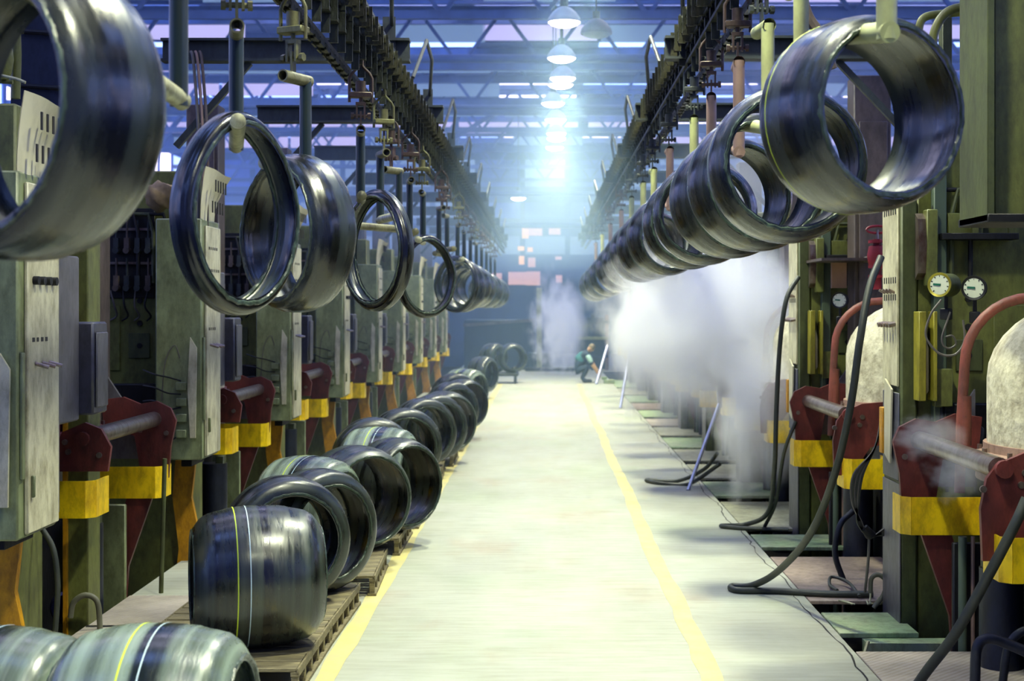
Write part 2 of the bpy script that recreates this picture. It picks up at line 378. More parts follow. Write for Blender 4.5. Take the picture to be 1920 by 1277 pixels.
# roof, trusses, skylights
ce = struct(MB().box(-HX, HX, HY0, HY1, HZ, HZ+.2).build('ceiling', ROOFM))
pane = MB().add([(-1.3, -.9, 0), (1.3, -.9, 0), (1.3, .9, 0), (-1.3, .9, 0)], [(3, 2, 1, 0)]).mesh('skylight_pane', SKYE)
paneb = MB().add([(-1.3, -.9, 0), (1.3, -.9, 0), (1.3, .9, 0), (-1.3, .9, 0)], [(3, 2, 1, 0)]).mesh('bright_skylight_pane', SKYP)
rr = random.Random(3)
yy = HY0+1.5
while yy < HY1-1:
    for xx in (-12.4, -9.4, -6.4, -3.4, -.4, 2.6, 5.6, 8.6, 11.6):
        if rr.random() < .8:
            inst('skylight_pane', paneb if rr.random() < .4 else pane, ce, (xx+rr.uniform(-.3, .3), yy, HZ-.015))
    yy += 3.6
monp = MB().add([(-1.4, 0, -.24), (1.4, 0, -.24), (1.4, 0, .24), (-1.4, 0, .24)], [(0, 1, 2, 3)]).mesh('monitor_pane', SKYV)
mond = MB().add([(-1.4, 0, -.24), (1.4, 0, -.24), (1.4, 0, .24), (-1.4, 0, .24)], [(0, 1, 2, 3)]).mesh('shaded_monitor_pane', SKYD)
yy = 26.0
while yy < HY1-2:
    for k in range(-5, 6):
        q = rr.random()
        if q < .78: inst('monitor_pane', monp if q < .42 else mond, ce, (k*2.9+rr.uniform(-.2, .2), yy, HZ-.42+rr.uniform(-.06, .06)))
    yy += 4.6
tm = MB(); h = 1.5
tm.bar((-HX, 0, HZ-h), (HX, 0, HZ-h), .16, .16); tm.bar((-HX, 0, HZ-.15), (HX, 0, HZ-.15), .16, .16)
k = -14
while k < 14:
    tm.bar((k, 0, HZ-h), (k+1, 0, HZ-.15), .08, .08); tm.bar((k+1, 0, HZ-.15), (k+2, 0, HZ-h), .08, .08); k += 2
tme = tm.mesh('roof_truss', FRAMEW)
pme = MB().box(-HX, HX, -.07, .07, HZ-.28, HZ-.05).mesh('purlin', FRAMEW)
for i in range(10): inst('roof_truss', tme, ce, (0, 10+i*6.0, 0))
for i in range(30): inst('purlin', pme, ce, (0, -4+i*2.3, 0))
for i, (zz, rr_) in enumerate(((7.2, .09), (6.9, .06), (7.5, .12), (5.6, .07), (4.9, .1))):
    MB().cyl((-HX, 30+i*5.1, zz), (HX, 30+i*5.1, zz), rr_).build('pipe', FRAMEW, ce)
MB().box(-3.2, -3.0, 50, 50.2, 5.4, HZ).build('hanger_post', FRAMEW, ce)
MB().bar((-6.3, 44, 4.9), (-1.2, 44, 8.2), .12, .12).build('brace', FRAMEW, ce)

# walls with glazed bands
def wall(name, fixed, along, a0, a1, zbands, lit, rnd, skip=.12, wm=None):
    wm = wm or WALLM
    mb = MB()
    def bx(p0, p1, z0, z1, t=0.15):
        if along == 'y': mb.box(fixed, fixed+(t if fixed > 0 else -t), p0, p1, z0, z1)
        else: mb.box(p0, p1, fixed, fixed+t, z0, z1)
    zs = [(-.7, zbands[0][0])]+[(zbands[i][1], zbands[i+1][0]) for i in range(len(zbands)-1)]+[(zbands[-1][1], HZ)]
    for z0, z1 in zs: bx(a0, a1, z0, z1)
    n = int((a1-a0)/2.0); st = (a1-a0)/n
    for (z0, z1) in zbands:
        for i in range(n): bx(a0+i*st-.12, a0+i*st+.12, z0, z1)
    wl = struct(mb.build(name, wm))
    for (z0, z1) in zbands:
        for i in range(n):
            if rnd.random() < skip: mm = WALLM
            else: mm = rnd.choices(lit, [6, 3])[0]
            p0, p1 = a0+i*st+.12, a0+(i+1)*st-.12
            q = MB()
            f2 = fixed+(.05 if fixed > 0 else -.05)
            if along == 'y': q.add([(f2, p0, z0), (f2, p1, z0), (f2, p1, z1), (f2, p0, z1)], [(0, 1, 2, 3)])
            else: q.add([(p0, f2, z0), (p1, f2, z0), (p1, f2, z1), (p0, f2, z1)], [(0, 1, 2, 3)])
            q.build('window_pane', mm, wl, smooth=False)
    return wl
wrnd = random.Random(11)
wall('wall_left', -HX, 'y', HY0, HY1, [(3.2, 4.3), (5.0, 5.9), (6.6, 8.2)], [SKYE, SKYP], wrnd)
wall('wall_right', HX, 'y', HY0, HY1, [(3.2, 4.3), (5.0, 5.9), (6.6, 8.2)], [SKYE, SKYP], wrnd)
wb = wall('wall_back', HY1, 'x', -HX, HX, [(4.4, 5.2), (6.0, 6.7), (7.4, 8.6)], [SKYD, SKYD], wrnd, .2, WALLB)
for (px, py, w_, h_, mm) in ((1000, 432, 34, 20, PINKW), (985, 436, 12, 22, ORANGE), (1040, 433, 22, 14, PINKW), (977, 466, 12, 8, ORANGE), (994, 468, 10, 8, ORANGE), (978, 488, 10, 16, ORANGE),
                            (997, 492, 14, 18, PINKW), (1047, 484, 12, 6, PINKW), (970, 522, 34, 24, PINKW), (1000, 522, 26, 26, PINKW), (1048, 523, 12, 14, PINKW), (930, 520, 22, 16, PINKW)):
    d = HY1-.03; s_ = d/F
    x, z = X(px, d), Zp(py, d)
    MB().box(x-w_*s_/2, x+w_*s_/2, d-.05, d, z-h_*s_/2, z+h_*s_/2).build('lit_window', mm, wb, smooth=False)

# ------------------------------------------------------------------ high-bay lamps
def lamp_proto():
    t = thing('ceiling_lamp', '', 'lamp')
    MB().lathe([(.25, -.02), (.255, .0), (.24, .06), (.18, .14), (.11, .20), (.06, .225), (.0, .23)], n=28).build('shade', SHADE, t)
    MB().cyl((0, 0, .22), (0, 0, .34), .06).build('ballast', BEAM, t)
    MB().cyl((0, 0, .34), (0, 0, HZ-6.4-.02), .012, 6).build('cable', DARK, t)
    MB().lathe([(.0, -.085), (.12, -.078), (.20, -.05), (.238, -.008), (.238, .0)], n=28).build('diffuser', LAMPE, t)
    return t
lamps = [(1053, 108), (1055, 146), (1051, 158), (1037, 193), (1042, 224), (1043, 250), (1043, 259), (1040, 276)]
lp = lamp_proto(); pos = [(X(1058, 22.1), 22.1)]
for px, py in lamps: d = 4.4*F/(VY-py); pos.append((X(px, d), d))
pos += [(.35, 2.0), (.36, 6.0), (.38, 10.0), (.36, 14.0), (.38, 18.2)]
for i, (x, d) in enumerate(pos):
    o = lp if i == 0 else copy_tree(lp)
    o.location = (x, d, 6.4); o['group'] = 'high-bay lamps over the aisle'
    o['label'] = ('largest lit dome lamp in the ceiling row above the aisle' if i == 0 else
                  f'{ORD[i]} lit high-bay lamp from the front in the ceiling row' if i < 9 else f'{ORD[i-9]} lit high-bay lamp from the camera, above the picture')
    ld = bpy.data.lights.new('lamp_light', 'AREA'); ld.shape = 'DISK'; ld.size = .46; ld.energy = LAMP_W*(.18 if 32 < d < 45 else .32 if 24 < d <= 32 else 1.); ld.spread = 1.9; ld.color = LAMP_COL
    lo = bpy.data.objects.new('lamp_light', ld); COL.objects.link(lo); lo.parent = o; lo.location = (0, 0, -.095)
# an unlit lamp beside the first one and a lone lit lamp at the far end
un = thing('ceiling_lamp', 'unlit grey dome lamp beside the largest lit lamp', 'lamp', (X(1118, 23), 23, 6.4))
for ch in lp.children:
    if ch.type == 'MESH':
        c = ch.copy(); COL.objects.link(c); c.parent = un
        if ch.name.startswith('diffuser'): c.data = ch.data.copy(); c.data.materials[0] = SHADE
        if ch.name.startswith('shade'): c.data = ch.data.copy(); c.data.materials[0] = GREYP
fx = copy_tree(lp); fx.location = (X(972, 47), 47, Zp(371, 47)); tag(fx, 'small lone lit lamp low at the far end of the hall', 'lamp')
for ch in fx.children:
    if ch.name.startswith('cable'): ch.scale = (1, 1, 1.22)

# ------------------------------------------------------------------ tyres
def tyre_mesh(name, dia, L, m, bulge=.06, egg=0., n=64, step=True, neck=.10, floorflat=0.):
    """uncured tyre: carcass with shoulder steps, necking in to the two beads; local Y is the axis"""
    R = dia/2; o = []; K = 18
    for i in range(K+1):
        t = -1+2*i/K
        r = R*(1-bulge*abs(t)**2.2)
        if abs(t) > .80: r -= R*neck*((abs(t)-.80)/.20)**1.6
        if step and abs(t) < .52: r += R*.012
        o.append((r, t*L/2))
    th = .020
    inner = [(r-th-.006, h*.985) for r, h in reversed(o)]
    mb = MB().lathe(o+inner, axis='y', n=n, closed=True)
    egg_def(mb, R, egg)
    me = mb.mesh(name, m)
    rb = o[0][0]-.008
    beads = []
    for sgn in (-1, 1):
        q = MB(); path = []
        for j in range(n):
            a = 2*PI*j/n; r = rb-.002+.0025*math.sin(j*2.9)+.002*math.sin(j*7.3)
            path.append((r*math.cos(a), sgn*(L/2-.002), r*math.sin(a)))
        q.tube(path, .010, 6, closed=True); egg_def(q, R, egg); beads.append(q.mesh('bead', BEADM))
    def stripe(y, wd, mm):
        t = 2*y/L; r = R*(1-bulge*abs(t)**2.2)+(R*.012 if abs(t) < .52 else 0)+.0015
        q = MB().lathe([(r, y-wd/2), (r+.0008, y), (r, y+wd/2)], axis='y', n=n); egg_def(q, R, egg); return q.mesh('marking_line', mm)
    return me, beads, stripe
def egg_def(mb, R, e):
    """hung from one point, a soft ring sags: narrower above, longer below"""
    if not e: return
    out = []
    for (x, y, z) in mb.v:
        t = z/R
        sx = 1-e*.55-e*.55*max(0, t)**1.3
        out.append((x*sx, y, z*(1+e*.30)))
    mb.v = out
TY = {}
def ty(kind):
    if kind not in TY:
        spec = {
            'barrel': (.765, .69, RUB, .15, 0), 'barrel_streak': (.75, .62, RUBS, .12, 0), 'drum': (.79, .46, RUB, .08, 0), 'open_drum': (.79, .50, RUB, .09, 0), 'open_ring': (.77, .40, RUB, .08, 0), 'ring': (.80, .34, RUB, .07, 0),
            'hang_thin': (.765, .12, RUB2, .035, .24), 'hang_mid': (.76, .26, RUB2, .07, .10), 'hang_near': (.78, .32, RUB2, .07, .0), 'hang_slim': (.76, .10, RUB2, .05, .10),
            'hang_wide': (.72, .34, RUB2, .07, 0), 'hang_first': (.685, .36, RUB2, .06, 0), 'drum_streak': (.78, .6, RUBS, .1, 0),
        }[kind]
        me, beads, st = tyre_mesh('carcass', spec[0], spec[1], spec[2], spec[3], spec[4], neck=.14 if not ('hang' in kind or 'open' in kind) else .045)
        lines = []
        if kind in ('barrel', 'barrel_streak', 'drum_streak'): lines = [st(.13 if kind == 'barrel' else .04, .007, LINEY), st(.065 if kind == 'barrel' else -.03, .006, LINEW)]
        if kind in ('hang_first',): lines = [st(.09, .004, LINEY)]
        TY[kind] = (me, beads, lines, spec[0], spec[1])
    return TY[kind]
def tyre(kind, x, y, z, a, label, group, tilt=0., roll=0.):
    """a = 0: axis towards the camera (-Y); positive turns the near end to the right. z = centre height"""
    me, beads, lines, dia, L = ty(kind)
    t = thing('uncured_tyre', label, 'tyre', (x, y, z), math.radians(a), group)
    t.rotation_euler = (math.radians(tilt), 0, math.radians(a))
    inst('carcass', me, t)
    for b in beads: inst('bead', b, t)
    for l in lines: inst('marking_line', l, t)
    return t

# tyres standing on the pallets, front to back: kind, px of centre, depth, axis angle, label
G = 'uncured tyres standing along the left of the aisle'
PZ = .145
fl_t = [
    ('barrel_streak', None, 5.0, 88, 'barrel tyre with a yellow line, cut off by the bottom edge of the picture', -1.36, .0),
    ('barrel_streak', None, 5.1, 84, 'barrel tyre in the bottom left corner, cut off by the picture edge', -1.96, -.03),
    ('barrel', 481, 7.92, 107, 'glossy black barrel tyre with yellow and white lines on the front pallet', None, 0),
    ('ring', 535, 9.05, 27, 'open tyre ring facing the aisle right behind the glossy front barrel', None, 0),
    ('ring', 596, 9.45, 44, 'tyre pressed against the back of the open ring behind the front barrel', None, 0),
    ('barrel_streak', 578, 10.75, 66, 'striped brownish barrel tyre lying behind the second open ring by the red arms', None, 0),
    ('open_drum', 668, 11.15, 36, 'wide drum tyre with a dark open mouth on the third pallet', None, 0),
    ('open_ring', 742, 12.05, 44, 'dark open tyre overlapped by the wide drum, nearest the yellow line', None, 0),
    ('drum_streak', 712, 13.0, 76, 'pale striped barrel tyre behind the wide open drum', None, 0),
    ('ring', 700, 13.9, 15, 'bluish arched tyre just behind the pale striped barrel', None, 0),
    ('ring', 757, 15.2, 22, 'open tyre ring leaning inside the row, before the stacked rings', None, 0),
    ('ring', 792, 16.9, 30, 'first of the row of tightly nested open rings', None, 0),
    ('ring', 815, 17.6, 30, 'second of the row of tightly nested open rings', None, 0),
    ('open_drum', 832, 18.5, 34, 'third nested ring, deepest mouth, above the mid-row pallet', None, 0),
    ('ring', 846, 20.6, 34, 'tyre behind the nested rings with a pale top', None, 0),
    ('ring', 852, 23.3, 30, 'low pale tyre in front of the far greenish barrel', None, 0),
    ('drum_streak', 872, 25.6, 58, 'greenish striped barrel far down the left row', None, 0),
    ('open_ring', 868, 22.0, 40, 'dark-mouthed tyre beside the yellow line below the greenish barrel', None, 0),
    ('drum', 905, 31.8, 62, 'rounded tyre alone on the last pallet before the rack', None, 0),
]
for kind, px, d, a, lab, x, dz in fl_t:
    dia = ty(kind)[3]
    if x is None: x = X(px, d)
    tyre(kind, x, d, PZ+dia/2+dz, a, lab, G)

# ------------------------------------------------------------------ pallets
def pallet_proto():
    t = thing('wooden_pallet', '', 'pallet')
    n = 7; W, D = 1.0, 1.15
    bd = MB().box(-W/2+.012, W/2-.012, -.075, .075, 0, .020, .003).mesh('deck_board', WOOD)
    for i in range(n): inst('deck_board', bd, t, (random.uniform(-.004, .004), -D/2+.078+i*(D-.156)/(n-1), .124+random.uniform(-.002, .001)), (0, 0, random.uniform(-.008, .008)))
    st = MB().box(-.02, .02, -D/2, D/2, 0, .024, .002).mesh('stringer', WOOD)
    bl = MB().box(-.018, .018, -.022, .022, 0, .082, .003).mesh('block', WOOD)
    bb = MB().box(-.03, .03, -D/2, D/2, 0, .02, .002).mesh('bottom_board', WOOD)
    for x in (-W/2+.022, 0, W/2-.022):
        inst('stringer', st, t, (x, 0, .099)); inst('bottom_board', bb, t, (x, 0, .001))
        for k in range(6): inst('block', bl, t, (x, -D/2+.03+k*(D-.06)/5, .019))
    ed = MB().box(-.006, .006, -D/2, D/2, 0, .046, .002).mesh('edge_board', WOOD)
    for x in (-W/2+.004, W/2-.004): inst('edge_board', ed, t, (x, 0, .098))
    return t
pp = pallet_proto()
pal = [(-1.75, 5.05, 2), (-1.77, 7.99, 0), (-1.76, 9.16, -1), (-1.70, 10.55, 2), (-1.68, 12.2, 0), (-1.66, 13.6, 1), (-1.66, 15.2, -1), (-1.72, 17.3, 2), (-1.66, 18.7, 0), (-1.66, 20.6, 1), (-1.70, 22.8, 0), (-1.72, 25.6, 2), (-1.80, 31.8, 0)]
pl_lab = ['pallet under the two cut-off barrels at the bottom edge', 'front pallet carrying the glossy black barrel', 'pallet under the open ring behind the front barrel', 'worn brownish pallet under the wide dark-mouthed drum',
          'pallet hidden under the tyre overlapped by the drum', 'pallet below the bluish arched tyre', 'pallet end below the tyre leaning before the nested rings', 'pallet with pale boards below the nested rings', 'pallet below the deepest nested ring',
          'pallet below the tyre behind the nested rings', 'pallet below the dark-mouthed tyre by the yellow line', 'pallet below the far greenish barrel', 'last pallet before the rack, under the lone rounded tyre']
for i, (x, y, a) in enumerate(pal):
    o = pp if i == 0 else copy_tree(pp)
    o.location = (x, y, .0); o.rotation_euler = (0, 0, math.radians(a)); o['label'] = pl_lab[i]; o['group'] = 'pallets under the tyre row'

# ------------------------------------------------------------------ hangers and hanging tyres
def hanger(x, y, ztop, zpeg, yaw, mats, label, group, peg_len=.62, zrail=3.75, r=.031, stub=.2, rise=0.):
    """C-shaped pipe hook on a swivel yoke. yaw = direction of the peg (0 = towards the camera, 180 = away)"""
    yk, pipe, peg = mats
    t = thing('tyre_hook', label, 'hook', (x, y, 0), math.radians(yaw), group)
    def b(mb, name, m): return mb.build(name, m, t, world=False)
    b(MB().cyl((0, 0, zpeg-.02), (0, 0, ztop+.01), r, 14), 'pipe', pipe)
    # the top stub is an open tube: outer and inner wall
    b(MB().lathe([(r, .03), (r, -stub), (r*.78, -stub), (r*.78, -.02)], (0, 0, ztop), 'y', 16), 'top_stub', PEGD if pipe is PIPEG else peg)
    b(MB().cyl((0, .03, zpeg), (0, -peg_len, zpeg+rise), r*1.02, 16), 'peg', peg)
    b(MB().lathe([(.0, -peg_len-.008), (r*.7, -peg_len-.006), (r*1.02, -peg_len)], (0, 0, zpeg+rise), 'y', 16), 'peg_cap', peg)
    cy_ = -stub*.55; z = ztop+r
    b(MB().bar((0, cy_, z-.02), (0, cy_, z+.10), .012, .035, (0, 1, 0)), 'lug', yk)
    b(MB().cyl((-.055, cy_, z+.07), (.055, cy_, z+.07), .012, 8).cyl((-.065, cy_, z+.07), (-.045, cy_, z+.07), .022, 6).cyl((.045, cy_, z+.07), (.065, cy_, z+.07), .022, 6), 'bolt', yk)
    b(MB().bar((-.026, cy_, z+.05), (-.026, cy_, z+.15), .012, .04, (0, 1, 0)).bar((.026, cy_, z+.05), (.026, cy_, z+.15), .012, .04, (0, 1, 0)).box(-.034, .034, cy_-.02, cy_+.02, z+.14, z+.16), 'clevis', yk)
    zz = z+.19
    b(MB().box(-.075, .075, cy_-.04, cy_+.04, zz, zz+.035, .005).cyl((0, cy_, zz-.05), (0, cy_, zz), .012, 8), 'yoke_plate', yk)
    b(MB().cyl((0, cy_, zz+.035), (0, cy_, zz+.11), .034, 12), 'swivel_nut', yk)
    for s in (-1, 1):
        b(MB().tube([(s*.075, cy_, zz-.03), (s*.075, cy_, zz+.13), (s*.06, cy_, zz+.16), (s*.012, cy_, zz+.21), (s*.01, cy_, zz+.25)], .010, 8), 'yoke_arm', yk)
    b(MB().box(-.012, .012, cy_-.02, cy_+.02, zz+.22, zrail), 'suspension_link', CHAIN)
    return t
LGH = (YOKE, PIPEG, PEG); LRH = (YOKER, PIPEG, PEGD); RGH = (BEAM, PIPEL, PIPEL); RPH = (YOKER, PIPEP, PIPEP); RNH = (BEAM, PIPEP, PIPEP)
XL, XR = -1.25, 1.12
ZTL, ZPL, ZTR, ZPR = 3.16, 2.69, 3.42, 2.90
GL, GR = 'uncured tyres hanging on the left conveyor', 'uncured tyres hanging on the right conveyor'
HL, HR = 'pipe hooks of the left conveyor', 'pipe hooks of the right conveyor'
def hung(kind, hx, hy, zpeg, off, yaw_h, a, label, group, dx=0.):
    """tyre hung from the peg at distance off from the pipe"""
    me, beads, lines, dia, L = ty(kind)
    yr = math.radians(yaw_h); px_, py_ = hx+math.sin(yr)*off+dx, hy-math.cos(yr)*off
    egg = {'hang_thin': .24, 'hang_mid': .10, 'hang_slim': .10, 'hang_near': .03}.get(kind, 0)
    R = dia/2*(1+egg*.3)
    return tyre(kind, px_, py_, zpeg+.031-R+.024, a, label, group)
# left
hanger(X(335, 4.75), 4.75, 3.3, Zp(188, 4.75), -10, LGH, 'thick dark pipe hook behind the huge blurred tyre', HL, 1.15, rise=.20)
tyre('hang_near', X(46, 3.75), 3.75, Zp(206, 3.75), -31, 'huge blurred tyre cut off by the upper left edge', GL)
hanger(X(443, 6.1), 6.1, ZTL, ZPL, 13, LGH, 'dark pipe hook holding the slender egg-shaped ring', HL, .42, rise=.05)
hung('hang_thin', X(443, 6.1), 6.1, ZPL+.05, .26, 13, 58, 'slender egg-shaped ring hung with the peg end showing', GL)
hanger(X(573, 7.35), 7.35, ZTL, ZPL+.02, -25, LGH, 'olive yoke and bent dark pipe above the wide ring', HL, .36)
hung('hang_mid', X(573, 7.35), 7.35, ZPL+.02, .18, -25, -46, 'wide blue-black ring overlapped by the slender one', GL, dx=.06)
hanger(X(676, 9.7), 9.7, ZTL+.02, ZPL+.02, 8, LRH, 'rusty yoke and pipe of the narrow pale ring', HL)
hung('hang_slim', X(676, 9.7), 9.7, ZPL+.02, .4, 8, -48, 'narrow ring with a pale lit inner rim', GL, dx=.10)
for i, (px, d, yaw) in enumerate(((713, 10.9, 20), (748, 12.2, -30), (768, 13.2, 10), (793, 14.6, 0), (823, 16.8, 20), (838, 18.2, -10), (858, 20.2, 10), (870, 22, 0), (882, 24, 10), (893, 26, -10), (903, 28, 0), (912, 30, 0), (920, 32.5, 0), (928, 35, 0))):
    hanger(X(px, d), d, ZTL, ZPL-.02, yaw, LRH if i % 3 else LGH, f'{ORD[i]} empty-looking pipe hook beyond the narrow pale ring' if i < 6 else f'small far pipe hook of the left conveyor, {ORD[i-6]} after the oval ring', HL)
hung('hang_thin', X(793, 14.6), 14.6, ZPL-.02, .35, 0, 35, 'small oval dark ring beyond the narrow pale one', GL, dx=.06)
far_l = [(858, 20.2, -30, 'hang_slim'), (870, 22, -25, 'hang_mid'), (882, 24, -20, 'hang_wide'), (893, 26, -25, 'hang_wide'), (912, 30, -20, 'hang_wide'), (928, 35, -20, 'hang_wide')]
for i, (px, d, a, kd) in enumerate(far_l):
    hung(kd, X(px, d), d, ZPL-.02, .3, 0, a, f'small far tyre on the left conveyor, {["first", "second", "third", "fourth", "fifth", "last"][i]} after the oval ring', GL)
# right: pipe on the near side, peg pointing away
rg = [('hang_first', 5.1, 24, 'near right tyre with a wide open mouth, the largest on the right conveyor'),
      ('hang_wide', 6.68, 2, 'second tyre on the right conveyor, partly covered by the largest one'),
      ('hang_wide', 7.62, 10, 'third tyre on the right conveyor with a green lit bead'),
      ('hang_wide', 8.70, 14, 'fourth tyre on the right conveyor with a scarred tread'),
      ('hang_wide', 10.08, -6, 'fifth tyre on the right conveyor'),
      ('hang_wide', 11.2, 2, 'sixth tyre on the right conveyor, open mouth towards the steam'),
      ('hang_wide', 13.3, 16, 'seventh tyre on the right conveyor dipping into the steam'),
      ('hang_wide', 15.2, 16, 'eighth tyre on the right conveyor'),
      ('hang_wide', 16.8, 20, 'ninth tyre on the right conveyor'),
      ('hang_wide', 19.0, 16, 'tenth tyre on the right conveyor, hazy'),
      ('hang_wide', 21.5, 20, 'eleventh tyre on the right conveyor, hazy'),
      ('hang_wide', 25.0, 16, 'twelfth tyre on the right conveyor, faint in haze'),
      ('hang_wide', 28.5, 18, 'thirteenth tyre on the right conveyor, faint in haze'),
      ('hang_wide', 32.0, 16, 'fourteenth tyre on the right conveyor, last of the row')]
for i, (kd, d, a, lab) in enumerate(rg):
    hy = d-.38; z = ZPR-(.0 if i < 9 else .03*(i-8))
    hanger(XR, hy, ZTR, z, 180+random.uniform(-8, 8), [RGH, RGH, RGH, RPH, RPH, RGH, RNH][i % 7], f'hook pipe in front of the {["nearest", "second", "third", "fourth", "fifth", "sixth", "seventh", "eighth", "ninth", "tenth", "eleventh", "twelfth", "thirteenth", "last"][i]} tyre of the right conveyor', HR, .58, 3.95, r=.034, rise=.10)
    hung(kd, XR, hy, z+.068, .38, 180, a, lab, GR)

# ------------------------------------------------------------------ overhead conveyors
def conveyor(side, x, zb, label):
    t = thing('overhead_conveyor', label, 'conveyor', (x, 6, zb))
    y0, y1 = 1.5, 44.0
    s = 1 if side == 'r' else -1
    MB().box(x-.035, x+.035, y0, y1, zb+.02, zb+.045).box(x-.006, x+.006, y0, y1, zb+.045, zb+.145).box(x-.035, x+.035, y0, y1, zb+.145, zb+.165).build('lower_track', TRACK, t)
    xi = x-s*.07
    MB().box(xi-.03, xi+.03, y0, y1, zb+.20, zb+.22).box(xi-.006, xi+.006, y0, y1, zb+.22, zb+.30).box(xi-.03, xi+.03, y0, y1, zb+.30, zb+.32).build('upper_track', TRACK, t)
    MB().box(x-.02+s*.10, x+.02+s*.10, y0, y1, zb-.06, zb-.02).build('side_rail', RAILG, t)
    # chain under the side rail: alternate links, too fine to pick apart
    q = MB(); yy = y0; k = 0
    while yy < 34:
        if k % 2: q.box(x+s*.10-.030, x+s*.10+.030, yy, yy+.10, zb-.085, zb-.068)
        else:
            q.box(x+s*.10-.030, x+s*.10-.018, yy-.02, yy+.12, zb-.10, zb-.06); q.box(x+s*.10+.018, x+s*.10+.030, yy-.02, yy+.12, zb-.10, zb-.06)
        yy += .10; k += 1
    o = q.build('chain', CHAIN, t, smooth=False); o['kind'] = 'stuff'
    # trolley brackets, one every 0.22 m
    br = MB().bar((0, 0, .16), (0, 0, -.09), .05, .02, (0, 1, 0)).bar((.05, 0, .12), (.05, 0, -.02), .04, .016, (0, 1, 0)).box(-.02, .07, -.015, .015, .10, .13).cyl((-.035, 0, .085), (.035, 0, .085), .035, 10).mesh('trolley_bracket', TRACK)
    up = MB().box(-.055, .055, -.02, .02, -.03, .02).cyl((-.05, 0, .07), (.05, 0, .07), .032, 10).bar((-.05, 0, .1), (-.05, 0, -.10), .012, .05, (1, 0, 0)).bar((.05, 0, .1), (.05, 0, -.06), .012, .04, (1, 0, 0)).mesh('roller_trolley', CHAIN)
    yy = 6.6; k = 0
    while yy < 32:
        inst('trolley_bracket', br, t, (0, yy-6, 0)); inst('roller_trolley', up, t, (xi-x, yy-6+.1, .18)); yy += .32 if yy < 18 else .45
    zt = 4.02
    for i in range(9):
        d = 11.3+i*3.72 if side == 'l' else 11.2+i*3.65
        xe = -1.06 if side == 'l' else .93; xo = -3.0 if side == 'l' else 3.0
        m = MB()
        m.box(xo, xe, d-.07, d+.07, zt-.09, zt-.07).box(xo, xe, d-.007, d+.007, zt-.07, zt+.07).box(xo, xe, d-.07, d+.07, zt+.07, zt+.09)
        b_ = m.build('support_beam', BEAM, t)
        MB().box(xe-.16*(-s)-.05, xe-.16*(-s)+.05, d-.04, d-.02, zt-.14, zt+.26).build('gusset_plate', BEAM, t)
        MB().tube([(xe+s*.14, d-.03, zt+.2), (xe+s*.05, d-.9, zt+.42), (xe+s*.02, d-1.9, zt+.42), (xe+s*.10, d-2.4, zt-.0)], .018, 8).build('guard_rail', BEAM, t)
        MB().bar((x, d, zb+.15), (x, d, zt-.09), .05, .02).bar((xi, d, zb+.31), (xi, d, zt-.09), .05, .02).build('drop_bracket', BEAM, t)
        MB().bar((xo+.1*(-s), d+.02, zt-.75), (xe*.35+xo*.65, d+.02, zt-.09), .05, .05).build('knee_brace', BEAM, t)
    return t
conveyor('l', XL, 3.66, 'greasy overhead chain conveyor above the left row of presses')
conveyor('r', XR, 3.86, 'greasy overhead chain conveyor above the right row of presses')

